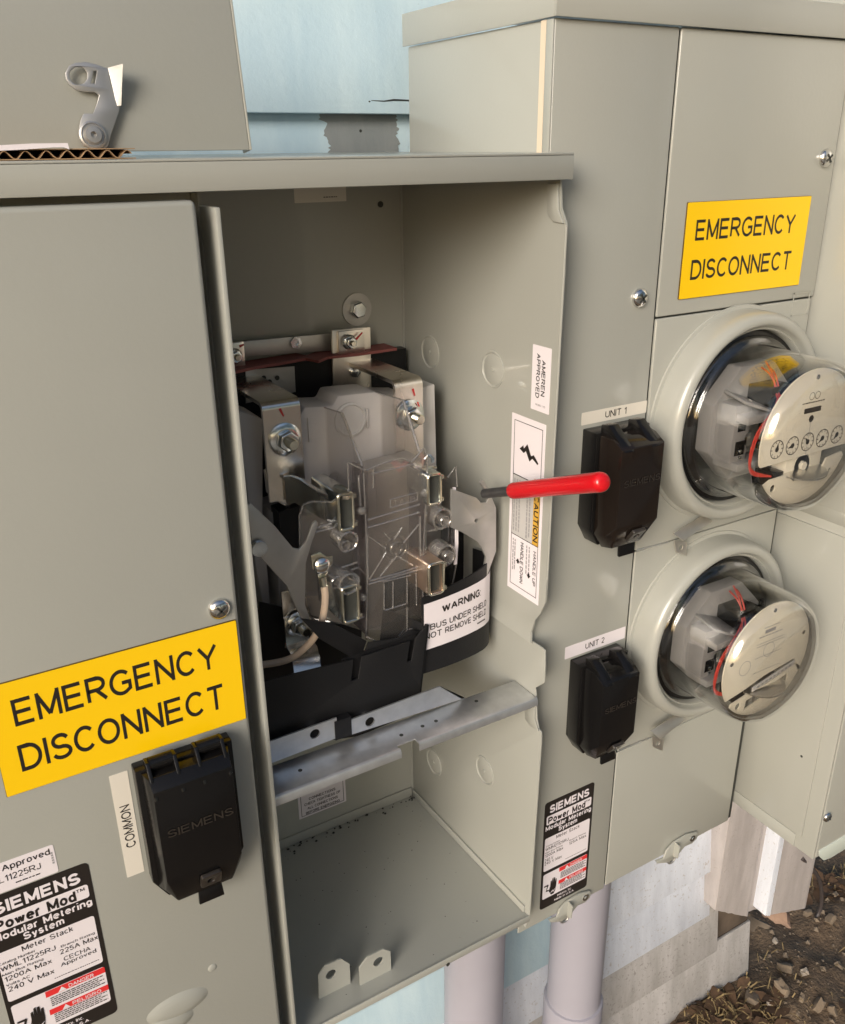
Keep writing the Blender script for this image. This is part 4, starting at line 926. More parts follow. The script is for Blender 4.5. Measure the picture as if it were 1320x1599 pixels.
# ================================================================== SIGNS
def sign_px(name, Y, x0, x1, z0, z1, label, lines):
    t_ = thing(name, ((x0+x1)/2, Y, z0), label, 'sign', 'yellow emergency disconnect signs')
    fr = FY(Y)
    plate(fr, rrect(x0, x1, z0, z1, .0008, 2), 0, -.0014).build('sign_core', M['edge'], t_)
    plate(fr, rrect(x0+.0003, x1-.0003, z0+.0003, z1-.0003, .0008, 2), .0003, 0.00002).build('sign_face', M['yellow'], t_)
    mb = MB()
    for s_, a, b_ in lines:
        p, q_ = fr.px(*a), fr.px(*b_)                  # top left, bottom right of the word
        put_text(mb, s_, fr, p[0], q_[0], q_[1], p[1], .00042, bold=-.004, res=5)
    mb.build('lettering', M['ink'], t_, fix=False, flat=True)
    return t_
zq = lambda x, y: (x/2.3545, 920+y/2.3545)
def sign(name, Y, x0, x1, z0, z1, label, words):
    t_ = thing(name, ((x0+x1)/2, Y, z0), label, 'sign', 'yellow emergency disconnect signs'); fr = FY(Y)
    plate(fr, rrect(x0, x1, z0, z1, .0008, 2), 0, -.0014).build('sign_core', M['edge'], t_)
    plate(fr, rrect(x0+.0003, x1-.0003, z0+.0003, z1-.0003, .0008, 2), .0003, .00002).build('sign_face', M['yellow'], t_)
    mb = MB()
    for s_, a, b_, c, d_ in words: put_text(mb, s_, fr, a, b_, c, d_, .00042, bold=.013, res=5)
    mb.build('lettering', M['ink'], t_, fix=False, flat=True)
FS = FY(FL-.0014)
e0, e1, e2 = FS.px(12.7, 1094), FS.px(336.8, 1006), FS.px(20, 1136)
d0, d1, d2 = FS.px(23.4, 1165), FS.px(347, 1072), FS.px(32, 1206)
sign('emergency_sign', FL-.0014, -.0012, .1685, -.4008, -.3146, 'wide yellow EMERGENCY DISCONNECT sign on the closed cover at left', [('EMERGENCY', e0[0]+.001, e1[0], e2[1], FS.px(12.7, 1094)[1]), ('DISCONNECT', d0[0]+.001, d1[0], d2[1], d0[1])])
FS = FY(FR-.002)
e0, e1, e2 = FS.px(1088, 343), FS.px(1243, 334.5), FS.px(1085, 376)
d0, d1, d2 = FS.px(1080, 406), FS.px(1236, 392), FS.px(1076.5, 437.5)
sign('emergency_sign', FR-.002, .6230, .7912, -.1298, -.0450, 'yellow EMERGENCY DISCONNECT sign on the upper panel above the meters', [('EMERGENCY', e0[0], e1[0], e2[1], e0[1]), ('DISCONNECT', d0[0], d1[0], d2[1], d0[1])])

# ================================================================== STICKERS
def tape(name, fr, x0, x1, y0, y1, label, m, words, cat='label', h=.0003, group=None):
    t_ = thing(name, fr.p((x0+x1)/2, y0), label, cat, group)
    plate(fr, rrect(x0, x1, y0, y1, .0006, 2), 0, h).build('label_sheet', M[m], t_)
    mb = MB()
    for wd in words: put_text(mb, wd[0], fr, *wd[1:5], h+.00015, rot=wd[5] if len(wd) > 5 else 0, bold=wd[6] if len(wd) > 6 else 0)
    if words: mb.build('lettering', M['ink'], t_, fix=False, flat=True)
    return t_
f0 = FY(FR)
tape('unit_label', f0, .5165, .5962, -.2333, -.2214, 'narrow cream label reading UNIT 1, above the upper breaker cover', 'cream', [('UNIT 1', .5445, .5705, -.2303, -.2238, 0, .012)], group='unit number labels')
tape('unit_label', f0, .5130, .5940, -.4795, -.4655, 'narrow white label reading UNIT 2, above the lower breaker cover', 'white', [('UNIT 2', .5395, .5650, -.4757, -.4690, 0, .012)], group='unit number labels')
fc = FY(FL)
tape('common_label', fc, .0646, .0775, -.5068, -.4122, 'upright cream label reading COMMON beside the large breaker cover', 'cream', [('COMMON', .0678, .0748, -.4800, -.4410, 90, .010)])
# approval label and rating plate on the left cover
t_ = thing('approval_label', (.002, FL, -.477), 'small white approval label stuck above the left rating plate', 'label')
plate(fc, rrect(-.052, .0200, -.4775, -.4525, .0015, 3), 0, .0003).build('label_sheet', M['white'], t_)
mb = MB(); put_text(mb, 'Approved', fc, -.0145, .0170, -.4612, -.4545, .0005, bold=.012); put_text(mb, 'AMEREN', fc, -.048, -.0165, -.4610, -.4545, .0005, bold=.012)
put_text(mb, 'WML11225RJ', fc, -.029, .0095, -.4690, -.4636, .0005, bold=.006); rgb = random.Random(2); bars(mb, fc, -.008, .008, -.4735, .0010, .0005, rgb)
mb.build('lettering', M['ink'], t_, fix=False, flat=True)
mb = MB(); bars(mb, fc, 0, .0001, 0, .0001, .0005, rgb)
for k in range(5): rect(mb, fc, .0172, .0186, -.4600-.0022*k, -.4584-.0022*k, .0005)
mb.build('fine_print', M['greyprint'], t_, fix=False, flat=True)
def rating(fr, x0, x1, y0, y1, label, left, words, lx):
    """black rating plate with white panels; coordinates are fractions from the top left"""
    t_ = thing('rating_plate', fr.p((x0+x1)/2, y0), label, 'rating plate', 'black and white rating plates')
    W_, H_ = x1-x0, y1-y0; X = lambda a: x0+W_*a; Y_ = lambda b_: y1-H_*b_
    plate(fr, rrect(x0, x1, y0, y1, .004, 4), 0, .0003).build('label_sheet', M['ink'], t_)
    wp = MB(); 
    for a, b_, c, d_, r_ in ((.045, .955, .125, .205, .002), (.035, .955, .325, .635, .002), (.04, .955, .665, .905, .002)):
        fill(wp, fr, rrect(X(a), X(b_), Y_(d_), Y_(c), r_, 3), .0005)
    wp.build('white_panel', M['white'], t_, fix=False, flat=True)
    wt = MB(); put_text(wt, 'SIEMENS', fr, X(.10), X(.90), Y_(.105), Y_(.035), .0005, bold=.035)
    put_text(wt, 'Modular Metering', fr, X(.035), X(.965), Y_(.266), Y_(.215), .0005, bold=.03); put_text(wt, 'System', fr, X(.30), X(.68), Y_(.315), Y_(.262), .0005, bold=.03)
    put_text(wt, 'Industry, Inc.', fr, X(.36), X(.66), Y_(.948), Y_(.922), .0005, bold=.02); put_text(wt, 'Made in U.S.A.', fr, X(.30), X(.72), Y_(.976), Y_(.956), .0005, bold=.02)
    wt.build('lettering', M['white'], t_, fix=False, flat=True)
    bt = MB(); put_text(bt, 'Power Mod', fr, X(.075), X(.83), Y_(.198), Y_(.137), .0007, bold=.035); put_text(bt, 'TM', fr, X(.84), X(.92), Y_(.155), Y_(.137), .0007, bold=.02)
    put_text(bt, 'Meter Stack', fr, X(.26), X(.74), Y_(.366), Y_(.335), .0007, bold=.008)
    for s_, a, b_, c, d_ in words: put_text(bt, s_, fr, X(a), X(b_), Y_(d_), Y_(c), .0007, bold=.006)
    rg = random.Random(4); bars(bt, fr, X(.48), X(.92), Y_(.610), .0006, .0007, rg)
    for k in range(5): bars(bt, fr, X(.40), X(.93-.05*(k % 2)), Y_(.7215+.0125*k), .0009, .0009, rg)
    for k in range(5): bars(bt, fr, X(.40), X(.93-.06*(k % 2)), Y_(.8335+.0125*k), .0009, .0009, rg)
    hand = [(.165,.845),(.19,.80),(.195,.755),(.215,.75),(.222,.785),(.228,.735),(.25,.73),(.255,.78),(.262,.735),(.285,.735),(.288,.785),(.298,.752),(.318,.755),(.315,.82),(.30,.865),(.27,.89),(.215,.89)]
    fill(bt, fr, [(X(a), Y_(b_)) for a, b_ in hand], .0009)
    zag = [(.06,.775),(.145,.775),(.155,.785),(.12,.825),(.165,.83),(.16,.842),(.10,.838),(.125,.79),(.06,.787)]
    fill(bt, fr, [(X(a), Y_(b_)) for a, b_ in zag], .0009)
    bt.build('black_print', M['ink'], t_, fix=False, flat=True)
    rp = MB(); fill(rp, fr, [(X(.365), Y_(.705)), (X(.955), Y_(.705)), (X(.955), Y_(.672)), (X(.948), Y_(.667)), (X(.365), Y_(.667))], .0007); rect(rp, fr, X(.365), X(.955), Y_(.825), Y_(.790), .0007)
    rp.build('red_band', M['redprint'], t_, fix=False, flat=True)
    wl = MB(); put_text(wl, 'DANGER', fr, X(.59), X(.84), Y_(.6995), Y_(.6765), .0009, bold=.015); put_text(wl, 'PELIGRO', fr, X(.59), X(.88), Y_(.8195), Y_(.7975), .0009, bold=.015)
    for yy in (.690, .811):
        fill(wl, fr, [(X(.485), Y_(yy+.012)), (X(.565), Y_(yy+.012)), (X(.525), Y_(yy-.016))], .0009)
    fill(wl, fr, [(X(.185), Y_(.872)), (X(.25), Y_(.845)), (X(.245), Y_(.86)), (X(.31), Y_(.838)), (X(.25), Y_(.872)), (X(.255), Y_(.858))], .0011)
    wl.build('white_print', M['white'], t_, fix=False, flat=True)
    return t_
lw_ = [('Catalog Number', .03, .37, .383, .402), ('WML11225RJ', .04, .55, .407, .437), ('Main Bus Rating', .04, .42, .452, .470), ('1200A Max', .05, .49, .476, .505), ('Volts AC', .05, .27, .520, .537), ('240 V Max', .06, .49, .543, .573),
       ('Branch Rating', .60, .93, .424, .442), ('225A Max', .58, .97, .448, .478), ('CECHA', .60, .86, .500, .527), ('Approved', .56, .91, .531, .560)]
lw_ = [(s_, min(a, .9), min(b_, .95), c, d_) for s_, a, b_, c, d_ in lw_]
rating(fc, -.0335, .0400, -.6330, -.4785, 'large black rating plate at the lower left corner of the closed cover', None, lw_, 0)
rw_ = [('Catalog Number', .06, .34, .392, .408), ('WMM21125RJ', .05, .52, .412, .440), ('Main Bus Rating', .05, .40, .452, .468), ('1200A Max', .05, .42, .472, .500), ('240 V', .05, .22, .515, .545), ('240 V Max', .05, .40, .548, .575), ('Branch Rating', .54, .88, .440, .456), ('125A Max', .54, .90, .462, .488)]
rating(f0, .4972, .5672, -.8098, -.6560, 'smaller looking black rating plate on the breaker panel above the hasp', None, rw_, 0)
# labels on the opening's right wall
u0_, v0_ = FWALL.px(833, 537); u1_, v1_ = FWALL.px(862, 545); u2_, v2_ = FWALL.px(855, 647)
tape('ameren_label', FWALL, u0_, u1_, v2_, v0_, 'small white label reading AMEREN APPROVED on the side wall of the opening', 'white',
     [('AMEREN', u0_+(u1_-u0_)*.53, u0_+(u1_-u0_)*.74, v2_+(v0_-v2_)*.25, v2_+(v0_-v2_)*.80, -90, .02), ('APPROVED', u0_+(u1_-u0_)*.24, u0_+(u1_-u0_)*.45, v2_+(v0_-v2_)*.20, v2_+(v0_-v2_)*.88, -90, .02), ('14386 1-15', u0_+(u1_-u0_)*.25, u0_+(u1_-u0_)*.8, v2_+(v0_-v2_)*.08, v2_+(v0_-v2_)*.11)])
a_, b_ = FWALL.px(800.5, 643.5), FWALL.px(838, 944); c_ = FWALL.px(856.5, 663)
x0, x1 = a_[0], (b_[0]+c_[0])/2; y1, y0 = a_[1], b_[1]
t_ = thing('caution_label', FWALL.p((x0+x1)/2, y0), 'tall white CAUTION label with a lightning bolt on the side wall behind the red lever', 'label')
X = lambda a: x0+(x1-x0)*a; Y_ = lambda b_: y1-(y1-y0)*b_
plate(FWALL, rrect(x0, x1, y0, y1, .0005, 2), 0, .0003).build('label_sheet', M['white'], t_)
gm = MB(); rect(gm, FWALL, X(.10), X(.74), Y_(.665), Y_(.325), .0005); gm.build('grey_panel', M['greyfield'], t_, fix=False, flat=True)
om = MB(); rect(om, FWALL, X(.74), X(.93), Y_(.665), Y_(.30), .0005); om.build('orange_panel', M['orangeprint'], t_, fix=False, flat=True)
bm_ = MB(); frame_lines(bm_, FWALL, X(.09), X(.93), Y_(.965), Y_(.03), .0006, .0006); rect(bm_, FWALL, X(.09), X(.93), Y_(.327), Y_(.322), .0007); rect(bm_, FWALL, X(.09), X(.93), Y_(.668), Y_(.664), .0007)
bolt = [(.30,.172),(.40,.142),(.42,.160),(.62,.122),(.60,.168),(.83,.195),(.82,.215),(.56,.190),(.60,.228),(.40,.178),(.37,.195)]
bolt = [(.27,.175),(.38,.150),(.40,.166),(.50,.135),(.62,.190),(.70,.178),(.84,.212),(.82,.222),(.66,.200),(.58,.222),(.46,.175),(.40,.190),(.36,.186)]
fill(bm_, FWALL, [(X(a), Y_(b_)) for a, b_ in bolt], .0007)
put_text(bm_, 'CAUTION', FWALL, X(.765), X(.905), Y_(.645), Y_(.385), .0008, rot=-90, bold=.02)
put_text(bm_, 'HANDLE UP', FWALL, X(.80), X(.89), Y_(.90), Y_(.70), .0008, rot=-90, bold=.008); put_text(bm_, 'HANDLE DOWN', FWALL, X(.40), X(.50), Y_(.93), Y_(.69), .0008, rot=-90, bold=.012)
for cx, cy, sg in ((.33, .815, -1), (.68, .855, 1)):
    pts_ = [(-.5, -.4), (0, -.4), (0, -1), (1, 0), (0, 1), (0, .4), (-.5, .4)]
    fill(bm_, FWALL, [(X(cx)+.0030*b2, Y_(cy)-.0036*a*sg) for a, b2 in (pts_ if sg > 0 else pts_[::-1])], .0008)
bm_.build('black_print', M['ink'], t_, fix=False, flat=True)
rg = random.Random(9); sm = MB()
frd = Fr(FWALL.o, FWALL.u, FWALL.v)
for u_ in (.14, .22, .30, .54, .62):
    y_ = .35 if u_ < .7 else .4
    yy = Y_(.345)
    while yy > Y_(.64):
        l = rg.uniform(.002, .006); rect(sm, FWALL, X(u_), X(u_+.035), max(yy-l, Y_(.65)), yy, .0008); yy -= l+.0008
for u_ in (.15, .21, .58, .66):
    yy = Y_(.69)
    while yy > Y_(.86):
        l = rg.uniform(.002, .005); rect(sm, FWALL, X(u_), X(u_+.03), yy-l, yy, .0008); yy -= l+.0009
sm.build('fine_print', M['greyprint'], t_, fix=False, flat=True)
# labels on the back panel
fk = FY(BK)
a_, b_ = fk.px(463, 1222), fk.px(541, 1252); b3 = fk.px(465, 1281)
t_ = tape('connections_label', fk, a_[0], b_[0], b3[1], b3[1]+.056, 'white label about checking connections on the back panel below the rail', 'white', [])
X = lambda a: a_[0]+(b_[0]-a_[0])*a; Y_ = lambda c: b3[1]+.056*(1-c)
mb = MB(); frame_lines(mb, fk, X(.05), X(.95), Y_(.95), Y_(.05), .0006, .0006)
for s_, q0, q1, c in (('CONNECTIONS', .22, .78, .50), ('CHECK TIGHTNESS OF', .12, .88, .62), ('ALL CONNECTIONS', .18, .82, .74), ('BEFORE ENERGIZING', .14, .86, .86)):
    put_text(mb, s_, fk, X(q0), X(q1), Y_(c+.07), Y_(c), .0006, bold=.02)
mb.build('lettering', M['ink'], t_, fix=False, flat=True)
a_, b_ = fk.px(459, 298), fk.px(541, 314)
t_ = tape('inspection_label', fk, a_[0], b_[0], b_[1], -.012, 'pale label at the very top of the back panel, cut off by the hood', 'cream', [])
mb = MB(); rg = random.Random(6); bars(mb, fk, a_[0]+.012, b_[0]-.012, b_[1]+.013, .0016, .0006, rg); bars(mb, fk, a_[0]+.03, b_[0]-.01, b_[1]+.004, .0008, .0006, rg); mb.build('fine_print', M['ink'], t_, fix=False, flat=True)
MB().lathe(fk.pw(594, 319), (0, -1, 0), [(.003, 0), (.003, .001), (0, .0012)], 12).build('back_screw', M['gap'], cab)

# ================================================================== BREAKER COVERS
def breaker(loc, label, w_, h_, d_, m='black', knuck=2, kw=.011, brand_y=.62):
    """loc = top left of base on the panel"""
    x0, Y0, z1_ = loc; x1 = x0+w_; z0 = z1_-h_; g_ = .004
    t_ = thing('breaker_cover', (x0+w_/2, Y0, z0), label, 'breaker cover', 'black hinged breaker covers')
    fr = FY(Y0)
    plate(fr, [(x0, z1_-.0), (x1, z1_), (x1, z0+.018), (x1-.010, z0), (x0+.010, z0), (x0, z0+.018)][::-1], 0, d_*.42).build('base_frame', M['black'], t_, bevel=.0012)
    # lid: side profile with a chamfered foot
    yb, yf = Y0-d_*.44, Y0-d_; xi0, xi1 = x0+.0035, x1-.0035; ch = h_*.24
    def loop(ins_b, y): return None
    A = [(xi0, yb, z1_-.002), (xi1, yb, z1_-.002), (xi1, yb, z0+.014), (xi1-.010, yb, z0-.002), (xi0+.010, yb, z0-.002), (xi0, yb, z0+.014)]
    B = [(xi0+.0035, yf, z1_-.010), (xi1-.0035, yf, z1_-.010), (xi1-.0035, yf, z0+ch), (xi1-.0055, yf, z0+ch-.0005), (xi0+.0055, yf, z0+ch-.0005), (xi0+.0035, yf, z0+ch)]
    yc = yf+d_*.26
    Cc = [(xi0+.003, yc, z1_-.003), (xi1-.003, yc, z1_-.003), (xi1-.003, yc, z0+.016), (xi1-.011, yc, z0+.001), (xi0+.011, yc, z0+.001), (xi0+.003, yc, z0+.016)]
    n = 6; v_ = A+Cc+B; f_ = [tuple(range(5, -1, -1)), tuple(range(12, 18))]
    for L0 in (0, 6):
        for k in range(6): f_.append((L0+k, L0+(k+1) % 6, L0+6+(k+1) % 6, L0+6+k))
    MB().add(v_, f_).build('lid', M[m], t_, bevel=.0008, seg=2)
    wi = xi1-xi0
    ks = [(.10, .30), (.66, .86)] if knuck == 2 else [(.06, .40), (.60, .94)]
    for a, b_ in ks:
        k0, k1 = xi0+wi*a, xi0+wi*b_
        if knuck == 2:
            MB().prism([(k0, Y0-d_*.30, z1_+.006), (k0, Y0-d_*.52, z1_+.0075), (k0, yf-.0015, z1_-.012), (k0, yf+.004, z1_-.014), (k0, Y0-d_*.30, z1_-.004)], (k1-k0, 0, 0)).build('hinge_knuckle', M['black'], t_, bevel=.001)
        else:
            for e in (k0, k1-.0028):
                MB().prism([(e, Y0-d_*.25, z1_+.006), (e, Y0-d_*.55, z1_+.007), (e, yf-.0018, z1_-.016), (e, yf+.004, z1_-.018), (e, Y0-d_*.25, z1_-.004)], (.0028, 0, 0)).build('hinge_rib', M['black'], t_, bevel=.0006)
            MB().tube([(k0+.0028, Y0-d_*.42, z1_+.003), (k1-.0028, Y0-d_*.42, z1_+.003)], .0052, 14).build('hinge_pin', M['black'], t_)
    ff = FY(yf); mb = MB(); hb = .0062*h_/.11
    zc = z0+h_*brand_y
    put_text(mb, 'SIEMENS', ff, xi0+wi*.14, xi1-wi*.10, zc-hb/2, zc+hb/2, .0006, bold=.012)
    vs_, fs2_ = mb.v, mb.f
    mb2 = MB(); mb2.add(vs_, fs2_); mb2.build('embossed_lettering', M['emboss'], t_, flat=True, fix=False)
    # latch and pull tab
    cx = (x0+x1)/2+w_*.05
    fl = Fr((cx, yf+(yc-yf)*.42, z0+ch*.50), (1, 0, 0), (0, -(yf-yc), 0) if False else Vector((0, yf-yc, ch-.010)).normalized()); 
    plate(fl, rrect(-.008, .008, -.007, .009, .002, 3), -.001, .0022, [circ(0, .0008, .0034, 14)]).build('latch_plate', M['emboss'] , t_, bevel=.0006)
    MB().prism([(cx-.009, Y0-d_*.62, z0+.004), (cx+.009, Y0-d_*.62, z0+.004), (cx+.010, Y0-d_*.66, z0-.011), (cx-.010, Y0-d_*.66, z0-.011)], (0, -.003, 0)).build('pull_tab', M['black'], t_, bevel=.0006)
    return t_
breaker((.5185, FR, -.2365), 'upper smoked black hinged breaker cover below the UNIT 1 label', .0650, .112, .046, 'smoke')
breaker((.5200, FR, -.4815), 'lower black hinged breaker cover below the UNIT 2 label', .0625, .110, .044, 'black')
breaker((.0805, FL, -.4070), 'large black hinged breaker cover beside the COMMON label', .072, .121, .030, 'black', 3, brand_y=.60)

# ================================================================== METERS
def meter(C, label, dials, length, seed):
    t_ = thing('electric_meter', (C[0], C[1], C[2]-.107), label, 'electric meter', 'round glass electric meters')
    ax = (0, -1, 0); C = Vector(C)
    MB().lathe(C, ax, [(.1105, 0), (.110, .0016), (.1065, .0024)], 72).build('ring_seat', M['paint'], t_)
    MB().lathe(C, ax, [(.1068, .0005), (.1062, .020), (.1050, .0255), (.1022, .0292), (.0985, .0306), (.0955, .0300), (.0935, .0280), (.0925, .0245), (.0912, .0225), (.0900, .0235), (.0890, .0225), (.0886, .006)], 96).build('sealing_ring', M['paint'], t_, ang=60)
    MB().lathe(C, ax, [(.0888, .012), (.0870, .0175), (.0835, .0185), (.0815, .0150), (.0795, .0165), (.0780, .0160), (.0775, .004), (0, .004)], 80).build('gasket', M['black'], t_)
    L = length
    prof = [(.083, .0160), (.083, .0195), (.0805, .0215), (.0770, .0225), (.0752, .026), (.0744, .04), (.0738, .06), (.0732, L-.026), (.0718, L-.014), (.0680, L-.0062), (.0610, L-.0015), (.050, L+.001), (.030, L+.0026), (0, L+.003)]
    inner = [(max(0, r_-.0024) if h_ > .024 else r_-.0012, h_-(.0024 if h_ > L-.03 else .0)) for r_, h_ in prof]
    prof = prof+inner[::-1]
    MB().lathe(C, ax, prof, 96).build('glass_cover', M['glass'], t_, ang=80)
    f = L-.017
    # inner frame
    def blk(x0, x1, z0, z1_, y0, y1, name, m, bev=.0012): return MB().box(C.x+x0, C.x+x1, C.y-y1, C.y-y0, C.z+z0, C.z+z1_).build(name, M[m], t_, bevel=bev)
    octo = [(.058*math.cos(math.radians(22.5+45*k)), .058*math.sin(math.radians(22.5+45*k))) for k in range(8)]
    fr = FY(C.y); fo = Fr(C, (1, 0, 0), (0, 0, 1))
    plate(fo, [(a*1.07, b_*1.07) for a, b_ in octo], .012, .030).build('inner_base', M['mould3'], t_, bevel=.002)
    blk(-.052, -.030, -.030, .028, .030, .052, 'inner_frame', 'mould3'); blk(-.050, .012, .012, .020, .030, .066, 'inner_frame', 'mould3')
    blk(-.050, .000, -.036, -.028, .030, .060, 'inner_frame', 'mould3'); blk(-.012, .022, .018, .040, .030, .058, 'coil_block', 'black'); blk(-.030, -.006, -.026, .010, .030, .044, 'coil_block', 'steel')
    blk(-.046, -.036, .002, .010, .0521, .0526, 'frame_slot', 'black', 0); blk(-.047, -.034, -.022, -.008, .0521, .0526, 'frame_slot', 'black', 0)
    for zz_ in (-.018, -.025): MB().lathe(C+Vector((-.040, -.0527, zz_)), (0, -1, 0), [(0, 0), (.0022, 0), (.002, .001), (0, .0012)], 12).build('frame_rivet', M['zinc'], t_)
    MB().prism([C+Vector((-.046, -.030, .036)), C+Vector((-.046, -.056, .030)), C+Vector((-.010, -.072, .016)), C+Vector((-.010, -.030, .022))], (0, 0, .003)).build('inner_web', M['mould3'], t_, bevel=.0005)
    MB().tube([C+Vector((-.028, -.03, -.008)), C+Vector((-.028, -.052, -.008))], .007, 16).build('magnet', M['steel'], t_)
    blk(.010, .040, -.030, .030, .030, f-.010, 'register_case', 'black')
    blk(-.038, -.022, -.044, -.030, f-.024, f-.004, 'coil_block', 'black', .0006)
    MB().lathe(C+Vector((.004, -(f-.012), -.034)), (0, -.1, 1), [(0, 0), (.030, 0), (.030, .0012), (0, .0012)], 60).build('meter_disc', M['alu'], t_)
    MB().tube([C+Vector((.004, -(f-.012), -.060)), C+Vector((.004, -(f-.012), .0))], .0022, 10).build('disc_shaft', M['steel'], t_)
    fp_ = Fr(C+Vector((0, -f, 0)), (1, 0, 0), (0, 0, 1)); R_ = .0655
    top = [(R_*math.cos(math.radians(a)), R_*math.sin(math.radians(a))) for a in range(-14, 195, 8)]
    if dials:
        blk(-.018, .034, -.042, -.019, f-.022, f-.006, 'disc_bracket', 'ivory'); MB().lathe(C+Vector((.006, -(f-.006), -.030)), (0, -1, 0), [(0, .003), (.004, .003), (.0045, 0), (.011, 0), (.0115, -.002)], 24).build('disc_bearing', M['ivory'], t_)
        low = [(-.052, -.0185), (.0615, -.0155)]
        plate(fp_, top+[(-.0615, -.0185)], 0, -.0016).build('register_plate', M['ivory'], t_)
        lowp = [(R_*math.cos(math.radians(a)), R_*math.sin(math.radians(a))) for a in range(215, 338, 8)]
        plate(fp_, lowp+[(.056, -.0235), (.034, -.0265), (.028, -.038), (-.012, -.041), (-.022, -.0325), (-.046, -.0335), (-.054, -.037)], 0, -.0016, [circ(-.040, -.043, .0038, 14), circ(.042, -.040, .0026, 12)]).build('name_plate', M['ivory'], t_)
        db = MB(); rg = random.Random(seed)
        for k in range(5):
            cx, cz = -.043+.0215*k, -.004
            for a in range(0, 360, 12):
                r0_, r1_ = .0082, .0090; b0, b1 = math.radians(a), math.radians(a+12)
                db.add([fp_.p(cx+r_*math.cos(q_), cz+r_*math.sin(q_), .0004) for r_, q_ in ((r0_, b0), (r1_, b0), (r1_, b1), (r0_, b1))], [(0, 1, 2, 3)])
            for a in range(0, 360, 36):
                q_ = math.radians(a); db.add([fp_.p(cx+r_*math.cos(q_+e), cz+r_*math.sin(q_+e), .0004) for r_, e in ((.0062, -.06), (.0078, -.06), (.0078, .06), (.0062, .06))], [(0, 1, 2, 3)])
            q_ = rg.uniform(0, 6.28); db.add([fp_.p(cx+.0068*math.cos(q_), cz+.0068*math.sin(q_), .0006), fp_.p(cx+.002*math.cos(q_+1.57), cz+.002*math.sin(q_+1.57), .0006), fp_.p(cx-.002*math.cos(q_), cz-.002*math.sin(q_), .0006), fp_.p(cx-.002*math.cos(q_+1.57), cz-.002*math.sin(q_+1.57), .0006)], [(0, 1, 2, 3)])
            for a in range(8):
                b0, b1 = a*.785, a*.785+.785
                db.add([fp_.p(cx, cz, .0005), fp_.p(cx+.0026*math.cos(b0), cz+.0026*math.sin(b0), .0005), fp_.p(cx+.0026*math.cos(b1), cz+.0026*math.sin(b1), .0005)], [(0, 1, 2)])
        fill(db, fp_, rrect(-.012, .012, .0245, .0295, .0008, 2), .0004); fill(db, fp_, circ(0, .0185, .0034, 14), .0004); bars(db, fp_, -.016, .016, .034, .001, .0004, rg)
        for cx in (-.004, .004): 
            for a in range(12):
                b0, b1 = a*.524, a*.524+.524; db.add([fp_.p(cx+r_*math.cos(q_), .0405+r_*math.sin(q_), .0004) for r_, q_ in ((.0032, b0), (.0037, b0), (.0037, b1), (.0032, b1))], [(0, 1, 2, 3)])
        db.build('dial_print', M['ink'], t_, fix=False, flat=True)
        dv = MB(); rect(dv, fp_, -.0003, .0003, -.018, .018, .0004); dv.build('plate_seam', M['greyprint'], t_, fix=False, flat=True)
    else:
        full = [(R_*math.cos(math.radians(a)), R_*math.sin(math.radians(a))) for a in range(-30, 211, 8)]
        plate(fp_, full+[(-.046, -.0315), (.046, -.0185)] if False else full+[(-.030, -.028), (.0, -.020), (.046, -.014)], 0, -.0016).build('register_plate', M['ivory'], t_)
        lowp = [(R_*math.cos(math.radians(a)), R_*math.sin(math.radians(a))) for a in range(222, 335, 8)]
        plate(fp_, lowp+[(.052, -.022), (.010, -.0315), (-.026, -.036), (-.0475, -.040)], 0, -.0016, [circ(-.036, -.046, .0042, 14), [(-.026, -.0545), (-.024, -.043), (.006, -.038), (.040, -.030), (.040, -.040)]]).build('name_plate', M['ivory'], t_)
        nb_ = Fr(C+Vector((0, -f-.002, 0)), (1, 0, 0), (0, 0, 1))
        plate(nb_, [(-.018, -.0335), (.046, -.0205), (.046, -.0155), (-.018, -.0285)], 0, -.002).build('number_strip', M['mould2'], t_, bevel=.0004)
        db = MB(); rg = random.Random(seed)
        for k in range(9): 
            x = -.012+.006*k; z = -.0302+.0012*k; rect(db, nb_, x, x+.0036, z, z+.0026, .0003)
        db.build('number_print', M['greyprint'], t_, fix=False, flat=True)
        dg = MB()
        for (cx, cz) in ((-.034, .000), (.0, .012)):
            for a in range(0, 360, 20):
                b0, b1 = math.radians(a), math.radians(a+20)
                dg.add([fp_.p(cx+r_*math.cos(q_), cz+r_*math.sin(q_), .0004) for r_, q_ in ((.0080, b0), (.0086, b0), (.0086, b1), (.0080, b1))], [(0, 1, 2, 3)])
        bars(dg, fp_, -.018, .018, .030, .0012, .0004, rg); bars(dg, fp_, -.012, .012, .040, .001, .0004, rg)
        for zz_ in (.0225, .0195, .006, -.012): bars(dg, fp_, -.02, .022, zz_, .0008, .0004, rg)
        rect(dg, fp_, -.010, .006, .0335, .0375, .0004)
        dg.build('dial_print', M['greyprint'], t_, fix=False, flat=True)
    for sx_, sz_ in ((-.056, .012), (.054, .016), (.0, .058)): MB().lathe(fp_.p(sx_, sz_, 0), (0, -1, 0), [(.0026, 0), (.0024, .001), (0, .0013)], 14).build('plate_screw', M['chrome'], t_)
    # wiring
    for k, (a, s_) in enumerate(((0, .0), (.006, .004), (-.005, .003))):
        pth = [C+Vector((.004+a, -.034, .060-abs(a))), C+Vector((.001+a*.6, -.046, .050)), C+Vector((-.004+s_, -.056, .036)), C+Vector((-.020-a, -f+.022, .026)), C+Vector((-.048-s_, -f+.016, .010)), C+Vector((-.061-s_*.6, -f+.012, -.010)), C+Vector((-.060, -f+.010, -.026+a*.3)), C+Vector((-.040, -f+.004, -.032))]
        MB().tube(smooth_path(pth, 6), .0009, 6).build('red_wire', M['wire_red'], t_)
